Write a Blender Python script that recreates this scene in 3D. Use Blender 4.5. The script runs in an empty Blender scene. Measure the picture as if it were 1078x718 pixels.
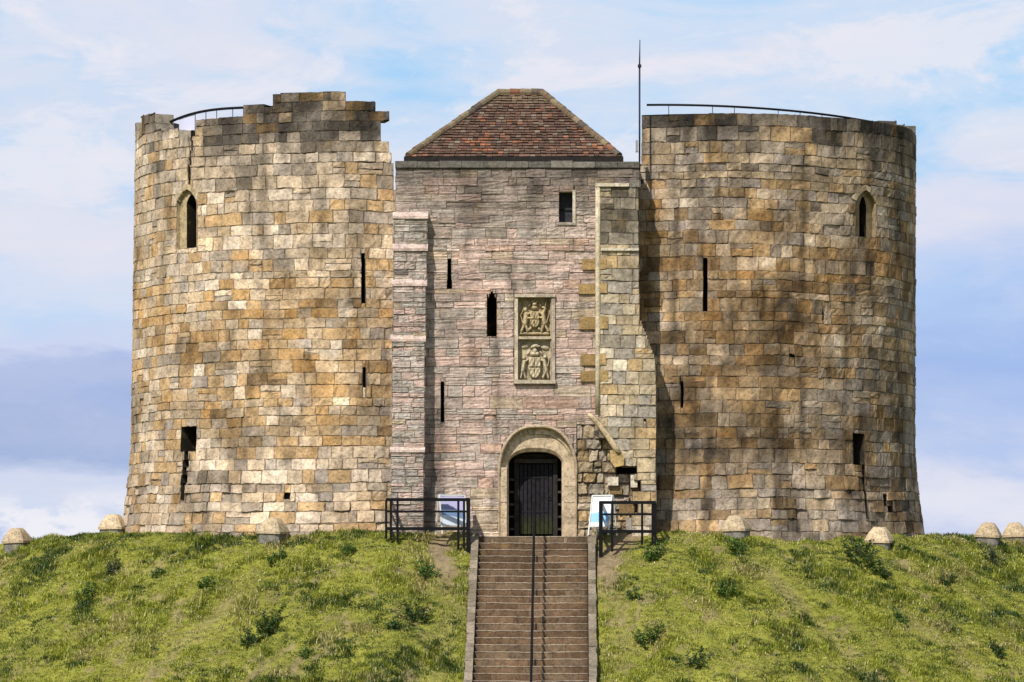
import bpy, bmesh, math, random
import numpy as np
from mathutils import Vector, Matrix

R = math.radians
SC = bpy.context.scene
COL = SC.collection
rng = random.Random(7)
nr = np.random.default_rng(11)

# ------------------------------------------------------------------ camera
CD = 125.0            # metres from the lens to the gatehouse front
F = 4625.0            # focal length in photo pixels
HY = 640.0            # photo row of the horizon
cam_data = bpy.data.cameras.new('camera')
cam = bpy.data.objects.new('camera', cam_data)
COL.objects.link(cam)
cam.location = (0, -CD, 0)
cam.rotation_euler = (R(90), 0, 0)
cam_data.sensor_width = 36
cam_data.lens = 36 * F / 1078
cam_data.shift_y = (HY - 359) / 1078
cam_data.clip_start = 1
cam_data.clip_end = 8000
SC.camera = cam

# ------------------------------------------------------------------ sky, sun, exposure
SUN_EL, SUN_AZ = R(48), R(28)        # height, and angle to the left of the viewer's line
world = bpy.data.worlds.new('World')
SC.world = world
world.use_nodes = True
wt = world.node_tree
wt.nodes.clear()


def lin(c):
    return tuple((v / 255 / 12.92) if v / 255 <= .04045 else ((v / 255 + .055) / 1.055) ** 2.4 for v in c)


class G:
    """tiny node-graph helper"""
    def __init__(s, tree):
        s.t = tree

    def n(s, typ, **kw):
        nd = s.t.nodes.new(typ)
        ins = kw.pop('ins', {})
        for k, v in kw.items():
            setattr(nd, k, v)
        for k, v in ins.items():
            if isinstance(v, bpy.types.NodeSocket):
                s.t.links.new(v, nd.inputs[k])
            else:
                nd.inputs[k].default_value = v
        return nd

    def math(s, op, a, b=0.0, c=0.0, clamp=False):
        return s.n('ShaderNodeMath', operation=op, use_clamp=clamp, ins={0: a, 1: b, 2: c}).outputs[0]

    def ramp(s, fac, stops, interp='LINEAR'):
        nd = s.n('ShaderNodeValToRGB', ins={0: fac})
        cr = nd.color_ramp
        cr.interpolation = interp
        while len(cr.elements) < len(stops):
            cr.elements.new(.5)
        for e, (p, c) in zip(cr.elements, stops):
            e.position = p
            e.color = (c, c, c, 1) if isinstance(c, (int, float)) else (*c[:3], 1)
        return nd.outputs[0]

    def mix(s, fac, a, b, blend='MIX'):
        nd = s.n('ShaderNodeMixRGB', blend_type=blend)
        for i, v in ((0, fac), (1, a), (2, b)):
            if isinstance(v, bpy.types.NodeSocket):
                s.t.links.new(v, nd.inputs[i])
            elif i and not isinstance(v, (int, float)):
                nd.inputs[i].default_value = (*v[:3], 1)
            else:
                nd.inputs[i].default_value = v
        return nd.outputs[0]

    def noise(s, vec, scale, detail=6, rough=.55, dist=0.0, out=0):
        return s.n('ShaderNodeTexNoise', ins={'Vector': vec, 'Scale': scale, 'Detail': detail,
                                              'Roughness': rough, 'Distortion': dist}).outputs[out]

    def mapping(s, vec, scale=(1, 1, 1), loc=(0, 0, 0), rot=(0, 0, 0)):
        return s.n('ShaderNodeMapping', ins={'Vector': vec, 'Scale': scale, 'Location': loc, 'Rotation': rot}).outputs[0]


g = G(wt)
gen = g.n('ShaderNodeTexCoord').outputs['Generated']
sep = g.n('ShaderNodeSeparateXYZ', ins={0: gen})
sky = g.n('ShaderNodeTexSky', sky_type='NISHITA', sun_disc=False, sun_elevation=SUN_EL,
          sun_rotation=R(180) + SUN_AZ, altitude=20, air_density=1.0, dust_density=.6, ozone_density=1.5).outputs[0]
# banks of cloud by height above the horizon, broken up by noise
warpv = g.mapping(gen, (11, 11, 46))
warp = g.noise(warpv, 1.0, 8, .62)
hgt = g.math('ADD', sep.outputs[2], g.math('MULTIPLY', g.math('SUBTRACT', warp, .5), .042))
hgt = g.math('ADD', hgt, g.math('MULTIPLY', sep.outputs[0], -.03))
t = g.math('DIVIDE', hgt, .15, clamp=True)
bank = g.ramp(t, [(0.0, lin((176, 192, 228))), (.10, lin((184, 200, 232))), (.165, lin((206, 216, 238))),
                  (.225, lin((206, 214, 236))), (.27, lin((163, 181, 219))), (.375, lin((164, 183, 226))),
                  (.40, lin((196, 208, 238))), (.46, lin((186, 212, 243))), (.53, lin((205, 219, 242))),
                  (.60, lin((223, 224, 237))), (.68, lin((205, 221, 242))), (.76, lin((186, 214, 243))),
                  (.86, lin((214, 222, 239))), (1.0, lin((200, 219, 243)))])
# the right-hand side is one soft periwinkle bank
bank_r = g.ramp(t, [(0.0, lin((172, 190, 230))), (.10, lin((176, 192, 231))), (.15, lin((202, 212, 237))),
                    (.20, lin((184, 201, 236))), (.34, lin((160, 186, 233))), (.45, lin((176, 201, 240))),
                    (.56, lin((212, 217, 238))), (.68, lin((218, 225, 240))), (.78, lin((198, 220, 244))),
                    (.90, lin((190, 217, 245))), (1.0, lin((202, 222, 244)))])
side = g.math('MULTIPLY_ADD', sep.outputs[0], 6.0, .35, clamp=True)
bank = g.mix(side, bank, bank_r)
wisp = g.noise(g.mapping(gen, (13, 13, 40), (3.1, 0, 1.7), (0, R(14), 0)), 1.0, 9, .6, .6)
wisp2 = g.noise(g.mapping(gen, (30, 30, 80), (7.1, 0, 4.7), (0, R(14), 0)), 1.0, 8, .65, .4)
wv = g.math('ADD', g.math('MULTIPLY', wisp, .72), g.math('MULTIPLY', wisp2, .28))
upper = g.ramp(t, [(.42, 0.0), (.62, 1.0)])
white = g.math('MULTIPLY', g.ramp(wv, [(.47, 0.0), (.60, .8)]), g.ramp(t, [(.06, .2), (.13, 1.0), (.20, .9), (.26, .15), (.40, .3), (.60, 1.0)]))
blue = g.math('MULTIPLY', g.ramp(wv, [(.36, .85), (.47, 0.0)]), upper)
bank = g.mix(blue, bank, lin((164, 208, 246)))
bank = g.mix(white, bank, lin((225, 225, 237)))
cumu = g.noise(g.mapping(gen, (46, 46, 70), (2.3, 0, 9.1)), 1.0, 9, .6, .3)
cumu = g.math('MULTIPLY', g.ramp(cumu, [(.43, 0.0), (.51, 1.0)]), g.ramp(t, [(.05, 0.0), (.11, .95), (.16, .9), (.215, 0.0)]))
cumu = g.math('MULTIPLY', cumu, g.math('MULTIPLY_ADD', side, -.75, 1.0))
bank = g.mix(cumu, bank, lin((238, 238, 244)))
puff = g.noise(g.mapping(gen, (20, 20, 52), (5.3, 0, 2.2), (0, R(10), 0)), 1.0, 9, .62, .5)
puff = g.math('MULTIPLY', g.ramp(puff, [(.52, 0.0), (.60, .75)]), g.ramp(t, [(.55, 0.0), (.66, 1.0)]))
bank = g.mix(puff, bank, lin((232, 231, 240)))
high = g.ramp(sep.outputs[2], [(.15, 0.0), (.5, 1.0)])
cloudy = g.n('ShaderNodeVectorMath', operation='SCALE', ins={0: bank, 'Scale': 6.7}).outputs[0]
over = g.mix(.45, sky, cloudy)
final = g.mix(high, cloudy, over)
bg = g.n('ShaderNodeBackground', ins={0: final, 1: .1})
g.n('ShaderNodeOutputWorld', ins={0: bg.outputs[0]})

sun_data = bpy.data.lights.new('sun', 'SUN')
sun_data.energy = 3.7
sun_data.angle = R(1.0)
sun_data.color = (1.0, .945, .86)
sun = bpy.data.objects.new('sun', sun_data)
COL.objects.link(sun)
tosun = Vector((-math.sin(SUN_AZ) * math.cos(SUN_EL), -math.cos(SUN_AZ) * math.cos(SUN_EL), math.sin(SUN_EL)))
sun.rotation_euler = tosun.to_track_quat('Z', 'Y').to_euler()
sun.location = tosun * 60

SC.view_settings.view_transform = 'Standard'
SC.view_settings.look = 'None'
SC.view_settings.exposure = 0.62
SC.view_settings.gamma = 1
SC.view_settings.use_curve_mapping = False
SC.cycles.max_bounces = 5
SC.cycles.diffuse_bounces = 3

# ------------------------------------------------------------------ helpers


def W(px, py, Y=0.0):
    d = CD + Y
    return ((px - 539) / F * d, (HY - py) / F * d)


def PX(x, y, z):
    d = CD + y
    return 539 + x / d * F, HY - z / d * F


def hash2(ix, iy, s):
    n = (ix.astype(np.int64) * 374761393 + iy.astype(np.int64) * 668265263 + s * 974634777) & 0xffffffff
    n = ((n ^ (n >> 13)) * 1274126177) & 0xffffffff
    n = n ^ (n >> 16)
    return (n & 0xffff) / 65535.0


def vnoise(x, y, s=0):
    x = np.asarray(x, float); y = np.asarray(y, float)
    ix = np.floor(x); iy = np.floor(y)
    fx = x - ix; fy = y - iy
    fx = fx * fx * (3 - 2 * fx); fy = fy * fy * (3 - 2 * fy)
    a = hash2(ix, iy, s); b = hash2(ix + 1, iy, s); c = hash2(ix, iy + 1, s); d = hash2(ix + 1, iy + 1, s)
    return (a * (1 - fx) + b * fx) * (1 - fy) + (c * (1 - fx) + d * fx) * fy


def fbm(x, y, s=0, o=4):
    v = 0; a = .5; tot = 0
    for k in range(o):
        v = v + a * vnoise(np.asarray(x) * 2 ** k, np.asarray(y) * 2 ** k, s + k)
        tot += a; a *= .5
    return v / tot


def sstep(a, b, x):
    t_ = np.clip((np.asarray(x, float) - a) / (b - a), 0, 1)
    return t_ * t_ * (3 - 2 * t_)


class MB:
    def __init__(s):
        s.v = []; s.c = []; s.q = []; s.t = []; s.n = 0

    def add(s, verts, quads=None, tris=None, col=(1, 1, 1)):
        verts = np.asarray(verts, float).reshape(-1, 3)
        col = np.asarray(col, float)
        if col.ndim == 1:
            col = np.tile(col[None, :3], (len(verts), 1))
        s.v.append(verts); s.c.append(col[:, :3])
        if quads is not None and len(quads):
            s.q.append(np.asarray(quads, np.int64).reshape(-1, 4) + s.n)
        if tris is not None and len(tris):
            s.t.append(np.asarray(tris, np.int64).reshape(-1, 3) + s.n)
        s.n += len(verts)

    def box(s, lo, hi, col=(1, 1, 1), rotz=0, about=None, tilt=None):
        x0, y0, z0 = lo; x1, y1, z1 = hi
        v = np.array([(x0, y0, z0), (x1, y0, z0), (x1, y1, z0), (x0, y1, z0), (x0, y0, z1), (x1, y0, z1), (x1, y1, z1), (x0, y1, z1)])
        if rotz:
            c = np.array(about if about is not None else ((x0 + x1) / 2, (y0 + y1) / 2, 0))
            ca, sa = math.cos(rotz), math.sin(rotz)
            p = v - c
            v = np.stack([p[:, 0] * ca - p[:, 1] * sa, p[:, 0] * sa + p[:, 1] * ca, p[:, 2]], 1) + c
        s.add(v, [(0, 3, 2, 1), (4, 5, 6, 7), (0, 1, 5, 4), (1, 2, 6, 5), (2, 3, 7, 6), (3, 0, 4, 7)], col=col)

    def tube(s, pts, r, col=(1, 1, 1), k=8, caps=True, square=False):
        pts = [Vector(p) for p in pts]
        n = len(pts)
        rs = r if isinstance(r, (list, tuple)) else [r] * n
        if square:
            k = 4
        V = []
        prev = None
        for i, p in enumerate(pts):
            d = (pts[min(i + 1, n - 1)] - pts[max(i - 1, 0)]).normalized()
            if prev is None:
                up = Vector((0, 0, 1)) if abs(d.z) < .9 else Vector((0, 1, 0))
                a = d.cross(up).normalized()
            else:
                a = (prev - d * prev.dot(d)).normalized()
            prev = a
            b = d.cross(a).normalized()
            for j in range(k):
                th = 2 * math.pi * (j + (.5 if square else 0)) / k
                rr = rs[i] * (1.414 if square else 1)
                V.append(p + (a * math.cos(th) + b * math.sin(th)) * rr)
        Q = [(i * k + j, i * k + (j + 1) % k, (i + 1) * k + (j + 1) % k, (i + 1) * k + j) for i in range(n - 1) for j in range(k)]
        T = []
        if caps:
            for b0, flip in ((0, True), ((n - 1) * k, False)):
                for j in range(1, k - 1):
                    T.append((b0, b0 + j + 1, b0 + j) if flip else (b0, b0 + j, b0 + j + 1))
        s.add([tuple(v) for v in V], Q, T, col)

    def poly(s, pts, col=(1, 1, 1)):
        """fan of a star-shaped outline"""
        pts = np.asarray(pts, float)
        c = pts.mean(0)
        n = len(pts)
        s.add(np.vstack([pts, c]), tris=[(i, (i + 1) % n, n) for i in range(n)], col=col)

    def build(s, name, mat, parent=None, smooth=False, recalc=False):
        me = bpy.data.meshes.new(name)
        v = np.vstack(s.v); c = np.vstack(s.c)
        q = np.vstack(s.q) if s.q else np.zeros((0, 4), np.int64)
        t_ = np.vstack(s.t) if s.t else np.zeros((0, 3), np.int64)
        me.vertices.add(len(v))
        me.vertices.foreach_set('co', v.astype(np.float32).ravel())
        loops = np.concatenate([q.ravel(), t_.ravel()]).astype(np.int32)
        me.loops.add(len(loops))
        me.loops.foreach_set('vertex_index', loops)
        me.polygons.add(len(q) + len(t_))
        me.polygons.foreach_set('loop_start', np.concatenate([np.arange(len(q)) * 4, len(q) * 4 + np.arange(len(t_)) * 3]).astype(np.int32))
        me.polygons.foreach_set('loop_total', np.concatenate([np.full(len(q), 4), np.full(len(t_), 3)]).astype(np.int32))
        me.update(calc_edges=True)
        at = me.color_attributes.new('Col', 'FLOAT_COLOR', 'POINT')
        at.data.foreach_set('color', np.hstack([c, np.ones((len(c), 1))]).astype(np.float32).ravel())
        if recalc:
            bm = bmesh.new(); bm.from_mesh(me)
            bmesh.ops.recalc_face_normals(bm, faces=bm.faces)
            bm.to_mesh(me); bm.free()
        me.polygons.foreach_set('use_smooth', np.full(len(me.polygons), bool(smooth)))
        me.materials.append(mat)
        o = bpy.data.objects.new(name, me)
        COL.objects.link(o)
        if parent is not None:
            o.parent = parent
            o.matrix_parent_inverse = parent_inv(parent)
        return o


def wm(o):
    m = Matrix.LocRotScale(o.location, o.rotation_euler, o.scale)
    if o.parent is not None:
        m = wm(o.parent) @ o.matrix_parent_inverse @ m
    return m


def parent_inv(p):
    return wm(p).inverted()


def tag(o, label, cat, group=None):
    o['label'] = label
    o['category'] = cat
    if group:
        o['group'] = group
    return o


def struct(o, kind='structure'):
    o['kind'] = kind
    return o


def thing(name, label, cat, loc=(0, 0, 0), group=None, rotz=0):
    o = bpy.data.objects.new(name, None)
    o.empty_display_size = .3
    COL.objects.link(o)
    o.location = loc
    o.rotation_euler = (0, 0, rotz)
    return tag(o, label, cat, group)


# ------------------------------------------------------------------ materials
def new_mat(name):
    m = bpy.data.materials.new(name)
    m.use_nodes = True
    m.node_tree.nodes.clear()
    return m, G(m.node_tree)


def stone_mat(name, grain=1.0, strata=0.0, bump=.6):
    m, g = new_mat(name)
    co = g.n('ShaderNodeTexCoord').outputs['Object']
    col = g.n('ShaderNodeAttribute', attribute_name='Col').outputs['Color']
    n1 = g.noise(co, 3.1 * grain, 8, .68)
    n2 = g.noise(co, 13 * grain, 6, .66)
    n3 = g.noise(co, 38 * grain, 4, .6)
    v = g.ramp(n1, [(.30, .60), (.5, 1.0), (.72, 1.30)])
    v2 = g.ramp(n2, [(.32, .50), (.47, 1.0), (.72, 1.32)])
    c = g.mix(1, col, v, 'MULTIPLY')
    c = g.mix(1, c, v2, 'MULTIPLY')
    # dark lichen and soot spots
    sp = g.math('MULTIPLY', g.ramp(n3, [(.55, 0.0), (.68, 1.0)]), g.ramp(n1, [(.42, 1.0), (.60, .15)]))
    c = g.mix(g.math('MULTIPLY', sp, .55), c, (.06, .052, .04))
    # iron-yellow bloom
    n4 = g.noise(g.mapping(co, (1, 1, 1), (9, 4, 2)), 1.7 * grain, 7, .7)
    c = g.mix(g.ramp(n4, [(.55, 0.0), (.75, .32)]), c, (.40, .25, .08))
    h = g.math('ADD', g.math('MULTIPLY', n2, .6), g.math('MULTIPLY', n3, .35))
    if strata:
        ns = g.noise(g.mapping(co, (.9, .9, 17)), 1.0, 7, .7)
        c = g.mix(1, c, g.ramp(ns, [(.32, .68), (.48, 1.0), (.7, 1.15)]), 'MULTIPLY')
        h = g.math('ADD', h, g.math('MULTIPLY', ns, strata))
    b = g.n('ShaderNodeBump', ins={'Strength': bump, 'Distance': .05, 'Height': h})
    p = g.n('ShaderNodeBsdfPrincipled', ins={'Base Color': c, 'Roughness': .95, 'Specular IOR Level': .15, 'Normal': b.outputs[0]})
    g.n('ShaderNodeOutputMaterial', ins={0: p.outputs[0]})
    return m


def attr_mat(name, rough=.7, var=.25, scale=8, bump=.2, spec=.3, metal=0.0, dist=.02):
    m, g = new_mat(name)
    co = g.n('ShaderNodeTexCoord').outputs['Object']
    col = g.n('ShaderNodeAttribute', attribute_name='Col').outputs['Color']
    n1 = g.noise(co, scale, 7, .65)
    c = g.mix(1, col, g.ramp(n1, [(.25, 1 - var * 1.4), (.5, 1.0), (.75, 1 + var)]), 'MULTIPLY')
    b = g.n('ShaderNodeBump', ins={'Strength': bump, 'Distance': dist, 'Height': g.noise(co, scale * 3, 5, .6)})
    p = g.n('ShaderNodeBsdfPrincipled', ins={'Base Color': c, 'Roughness': rough, 'Metallic': metal, 'Specular IOR Level': spec, 'Normal': b.outputs[0]})
    g.n('ShaderNodeOutputMaterial', ins={0: p.outputs[0]})
    return m


def leaf_mat(name, trans=.35):
    m, g = new_mat(name)
    col = g.n('ShaderNodeAttribute', attribute_name='Col').outputs['Color']
    d = g.n('ShaderNodeBsdfDiffuse', ins={'Color': col})
    tr = g.n('ShaderNodeBsdfTranslucent', ins={'Color': col})
    mx = g.n('ShaderNodeMixShader', ins={0: trans, 1: d.outputs[0], 2: tr.outputs[0]})
    gl = g.n('ShaderNodeBsdfGlossy', ins={'Color': (1, 1, 1, 1), 'Roughness': .45})
    mx2 = g.n('ShaderNodeMixShader', ins={0: .03, 1: mx.outputs[0], 2: gl.outputs[0]})
    g.n('ShaderNodeOutputMaterial', ins={0: mx2.outputs[0]})
    return m


M_TOWER = stone_mat('limestone', 1.0, 0, .7)
M_GATE = stone_mat('banded_pink_stone', 1.0, .7, .6)
M_TRIM = stone_mat('trim_stone', 1.2, 0, .45)
M_TILE = attr_mat('clay_tile', .9, .4, 14, .5, .1)
M_WOOD = attr_mat('dark_wood', .85, .4, 9, .4, .06)
M_DARK = attr_mat('dark_interior', 1.0, .2, 5, 0, 0)
M_IRON = attr_mat('black_iron', .6, .25, 20, .15, .12)
M_PANEL = attr_mat('painted_board', .45, .04, 3, .02, .4)
M_STEP = stone_mat('step_stone', 1.3, 0, .5)
M_SOIL = attr_mat('turf_soil', 1.0, .45, 6, .9, .05, dist=.06)
M_GRASS = leaf_mat('grass_blade', .35)
M_LEAF = leaf_mat('weed_leaf', .25)

# ------------------------------------------------------------------ mound
CY = 12.45     # centre of the keep
STX = lambda y: .605 + (y + .6) * .0146
ST_Z0, ST_Y0, RISE, TREAD = 2.03, -.75, .188, .372
LCX, RCX, LY = -5.06, 5.88, 6.85


def mound_base(x, y):
    rr = np.sqrt((x * .9) ** 2 + (y - CY) ** 2)
    k = .6
    h = 2.2 - .56 * k * np.logaddexp(0, (rr - 14.0) / k)
    return np.maximum(h, -10.0), rr


def bare_mask(x, y):
    """worn earth: the trodden paths each side of the steps and thin patches"""
    dx = x - STX(y)
    s = -ST_Y0 - y
    n = fbm(x * 1.3, y * 1.3, 5)
    n2 = fbm(x * 4, y * 4, 6)
    m = np.zeros_like(x)
    # left path: out of the railing end, down along the kerb
    pl = -2.35 - .25 * np.sin(s * .9) - 1.6 * np.exp(-((s - .1) / .7) ** 2)
    m = np.maximum(m, (1 - sstep(.12, .62, np.abs(dx - pl) + (n - .5) * .9)) * sstep(-1.2, -.4, s) * (1 - .75 * sstep(2.6, 6, s)))
    pr = 2.25 + .2 * np.sin(s * 1.1 + 1) + 1.7 * np.exp(-((s - .1) / .8) ** 2)
    m = np.maximum(m, (1 - sstep(.12, .60, np.abs(dx - pr) + (n - .5) * .9)) * sstep(-1.2, -.4, s) * (1 - .7 * sstep(2.8, 6, s)))
    # faint diagonal tracks
    q = (x + 11.2) - (-4.4 - y) * -.75
    m = np.maximum(m, .45 * (1 - sstep(.05, .4, np.abs(x - (-8.6 + (y + 5) * .62)) + (n - .5) * .5)) * sstep(-3.0, -3.6, y))
    m = np.maximum(m, .45 * (1 - sstep(.05, .35, np.abs(x - (8.0 - (y + 4) * .55)) + (n - .5) * .6)) * sstep(-1.2, -2.2, y))
    m = np.maximum(m, .4 * (1 - sstep(.05, .30, np.abs(x - (11.8 - (y + 4) * .9)) + (n - .5) * .6)) * sstep(-1.2, -2.2, y))
    # scattered thin places
    m = np.maximum(m, .70 * sstep(.58, .68, n * .45 + n2 * .55))
    return np.clip(m, 0, 1)


def mound_h(x, y):
    x = np.asarray(x, float); y = np.asarray(y, float)
    h, rr = mound_base(x, y)
    dx = np.abs(x - STX(y))
    slope = sstep(12.9, 14.2, rr) * (1 - sstep(30, 36, rr))
    off = sstep(1.75, 2.5, dx)
    lump = (fbm(x * .55, y * .55, 21, 3) - .5) * .40 + (fbm(x * 1.9, y * 1.9, 22, 3) - .5) * .36 + (fbm(x * 4.5, y * 4.5, 24, 2) - .5) * .10
    h = h + lump * slope * np.where(y < 3, off, 1)
    h = h - .42 * (1 - sstep(1.8, 4.2, dx)) * sstep(12.6, 14.2, rr) * (y < 3)
    h = h - .07 * bare_mask(x, y) * slope
    # bed of the stairs
    cut = (1 - sstep(1.62, 1.74, dx)) * (y < 1.1) * (y > -40)
    bed = np.minimum(ST_Z0 - (ST_Y0 - y) / TREAD * RISE, ST_Z0) - .55
    h = np.where((cut > 0) & (y < 1.1), h * (1 - cut) + np.minimum(h, bed) * cut, h)
    return h


def make_mound():
    def axis(parts):
        out = []
        for a, b, st in parts:
            out.append(np.arange(a, b - 1e-6, st))
        return np.concatenate(out)
    xs = axis([(-3000, -200, 400), (-200, -60, 20), (-60, -22, 1.0), (-22, 22, .14), (22, 60, 1.0), (60, 200, 20), (200, 3001, 400)])
    ys = axis([(-3000, -200, 400), (-200, -40, 16), (-40, -15, .6), (-15, 9, .14), (9, 60, .8), (60, 200, 20), (200, 3001, 400)])
    X, Y = np.meshgrid(xs, ys)
    Z = mound_h(X, Y)
    b = bare_mask(X, Y)
    n = fbm(X * .9, Y * .9, 31); n2 = fbm(X * 3.3, Y * 3.3, 35)
    soil = np.stack([.15 + .11 * n2, .112 + .085 * n2, .066 + .05 * n2], -1)
    turf = np.stack([.13 + .12 * n, .135 + .11 * n, .025 + .02 * n], -1)
    c = turf * (1 - b[..., None]) + soil * b[..., None]
    ny, nx = X.shape
    I = np.arange(nx * ny).reshape(ny, nx)
    q = np.stack([I[:-1, :-1], I[:-1, 1:], I[1:, 1:], I[1:, :-1]], -1).reshape(-1, 4)
    mb = MB()
    mb.add(np.stack([X, Y, Z], -1).reshape(-1, 3), q, col=c.reshape(-1, 3))
    struct(mb.build('ground', M_SOIL, smooth=True))


make_mound()

# ------------------------------------------------------------------ masonry
CREAM = (.54, .445, .315); OCHRE = (.44, .30, .145); DEEP = (.37, .225, .08); GREY = (.33, .29, .23)
DGREY = (.115, .104, .088); PALE = (.62, .54, .42); BROWN = (.21, .14, .065); TAN = (.42, .33, .21)
PINK = (.51, .368, .305); GPINK = (.43, .35, .295); RED = (.48, .305, .22); COOL = (.35, .315, .27)


def pick(ws):
    tot = sum(w for _, w in ws)
    r = rng.random() * tot
    for c, w in ws:
        r -= w
        if r <= 0:
            return np.array(c)
    return np.array(ws[-1][0])


_GP = {}


def grid_faces(nu, nv):
    if (nu, nv) not in _GP:
        I = np.arange(nu * nv).reshape(nv, nu)
        _GP[(nu, nv)] = np.stack([I[:-1, :-1], I[:-1, 1:], I[1:, 1:], I[1:, :-1]], -1).reshape(-1, 4)
    return _GP[(nu, nv)]


def subtract(cell, holes):
    out = [cell]
    for (a0, a1, b0, b1) in holes:
        nxt = []
        for (u0, u1, v0, v1) in out:
            if a1 <= u0 or a0 >= u1 or b1 <= v0 or b0 >= v1:
                nxt.append((u0, u1, v0, v1)); continue
            if a0 > u0: nxt.append((u0, a0, v0, v1))
            if a1 < u1: nxt.append((a1, u1, v0, v1))
            m0, m1 = max(u0, a0), min(u1, a1)
            if b0 > v0: nxt.append((m0, m1, v0, b0))
            if b1 < v1: nxt.append((m0, m1, b1, v1))
        out = nxt
    return [c for c in out if c[1] - c[0] > .03 and c[3] - c[2] > .03]


MORTAR = np.array((.19, .155, .115))


def masonry(mb, fmap, u0, u1, v0, v1, hr, wr, color, holes=(), keep=None, stain=None, njit=.02, joint=.012,
            chamfer=.018, rough=.006, depth=lambda u, v: 0, jdepth=.014, strata=False, wob=.006, mortar=MORTAR, mean=(.40, .31, .195), levels=None, own=.76, base_rough=False):
    v = v0
    row = 0
    while v < v1 - .05:
        h = rng.uniform(*hr)
        if rng.random() < .15:
            h *= .72
        vt = min(v + h, v1)
        if levels:
            up_ = [q for q in levels if q > v + .05]
            if up_ and (up_[0] - v < hr[1] * 1.05 or v >= levels[0] - .02):
                vt = up_[0]
            elif up_ and up_[0] - v < hr[0] * 2:
                vt = v + (up_[0] - v) / 2
        if v1 - vt < hr[0] * .5:
            vt = v1
        u = u0 - rng.uniform(0, wr[0]) if row % 2 else u0
        while u < u1 - .02:
            w = rng.uniform(*wr)
            ue = min(u + w, u1)
            if u1 - ue < wr[0] * .35:
                ue = u1
            cells = [(max(u, u0), ue, v, vt)]
            if not strata and vt - v > .3 and rng.random() < .09:
                vm = v + (vt - v) * rng.uniform(.4, .6)
                cells = [(max(u, u0), ue, v, vm), (max(u, u0), ue, vm, vt)]
            elif ue - u > .6 and rng.random() < .12:
                um = u + (ue - u) * rng.uniform(.3, .45)
                if um > u0:
                    cells = [(max(u, u0), um, v, vt), (um, ue, v, vt)]
            for cell in [q for c_ in cells for q in subtract(c_, holes)]:
                a0, a1, b0, b1 = cell
                uc, vc = (a0 + a1) / 2, (b0 + b1) / 2
                if a1 - a0 < .02 or (keep and not keep(uc, vc)):
                    continue
                base = color(uc, vc)
                if base is None:
                    continue
                own_ = own if np.mean(base) > .15 or vc < 13.2 else max(own, .93)
                base = (np.asarray(base) * own_ + np.asarray(mean) * (1 - own_)) * rng.uniform(.84, 1.14)
                n0 = rng.gauss(0, njit * (2.6 if base_rough and vc < 3.9 else 1))
                if rng.random() < .05:
                    n0 -= njit * 2.2
                j = min(joint * rng.uniform(.6, 1.6), (a1 - a0) * .15, (b1 - b0) * .15)
                ch = min(chamfer * rng.uniform(.7, 1.5), (a1 - a0) * .2, (b1 - b0) * .2)
                nin = 5 if a1 - a0 > .25 else 3
                gu = np.concatenate([[a0, a0 + j], np.linspace(a0 + j + ch, a1 - j - ch, nin), [a1 - j, a1]])
                mv = 6 if strata else 3
                gv = np.concatenate([[b0, b0 + j], np.linspace(b0 + j + ch, b1 - j - ch, mv), [b1 - j, b1]])
                U, V = np.meshgrid(gu, gv)
                N = np.full(U.shape, n0)
                N[2:-2, 2:-2] += nr.normal(0, rough, (len(gv) - 4, len(gu) - 4))
                if strata:
                    N[2:-2, :] += nr.normal(0, rough * .9, (len(gv) - 4, 1))
                # a little tilt of the face
                N += (U - uc) * rng.gauss(0, .012) + (V - vc) * rng.gauss(0, .016)
                N[0, :] = N[-1, :] = -jdepth; N[:, 0] = N[:, -1] = -jdepth
                N[1, 1:-1] = N[-2, 1:-1] = -jdepth * .9; N[1:-1, 1] = N[1:-1, -2] = -jdepth * .9
                dU = nr.normal(0, wob, U.shape); dV = nr.normal(0, wob, V.shape)
                dU[0, :] = dU[-1, :] = 0; dU[:, 0] = dU[:, -1] = 0; dV[0, :] = dV[-1, :] = 0; dV[:, 0] = dV[:, -1] = 0
                U = U + dU; V = V + dV
                if not strata:
                    V = V + .075 * (fbm(U * .55, V * .35, 171, 3) - .5) * 1.6
                    U = U + .05 * (fbm(U * .8, V * 1.3, 172, 2) - .5)
                if depth(uc, vc) > 0:
                    k_ = np.abs(nr.normal(0, .012, U.shape[1])); k_[0] += .03 * rng.random(); k_[-1] += .03 * rng.random()
                    V[-1, :] -= k_; V[-2, :] -= k_
                C = np.tile(base, (*U.shape, 1))
                C *= (1 + nr.normal(0, .05, U.shape))[..., None]
                for sl in ((slice(0, 2), slice(None)), (slice(-2, None), slice(None)), (slice(None), slice(0, 2)), (slice(None), slice(-2, None))):
                    C[sl] = (mortar * .6 + base * .2) * rng.uniform(.75, 1.25)
                if stain is not None:
                    st_ = stain(U, V)
                    C = C * (st_ if st_.ndim == 3 else st_[..., None])
                P = fmap(U, V, N)
                mb.add(P.reshape(-1, 3), grid_faces(len(gu), len(gv)), col=np.clip(C, .012, .75).reshape(-1, 3))
                d = depth(uc, vc)
                if d > 0:       # a full block: carry its sides back into the wall
                    ring = np.array([(a0, b0), (a1, b0), (a1, b1 - .015), (a0, b1 - .015)])
                    fr = fmap(ring[:, 0], ring[:, 1], np.full(4, -jdepth))
                    bk = fmap(ring[:, 0], ring[:, 1], np.full(4, -d))
                    mb.add(np.vstack([fr, bk]), [(1, 0, 4, 5), (2, 1, 5, 6), (3, 2, 6, 7), (0, 3, 7, 4), (4, 7, 6, 5)], col=base * .8)
                    # rounded, weathered crown between the face and the top bed
            u = ue
        v = vt
        row += 1


def flat_map(Yp):
    def f(U, V, N):
        U = np.asarray(U); V = np.asarray(V); N = np.asarray(N)
        return np.stack([U, Yp - N + 0 * U, V], -1)
    return f


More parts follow.
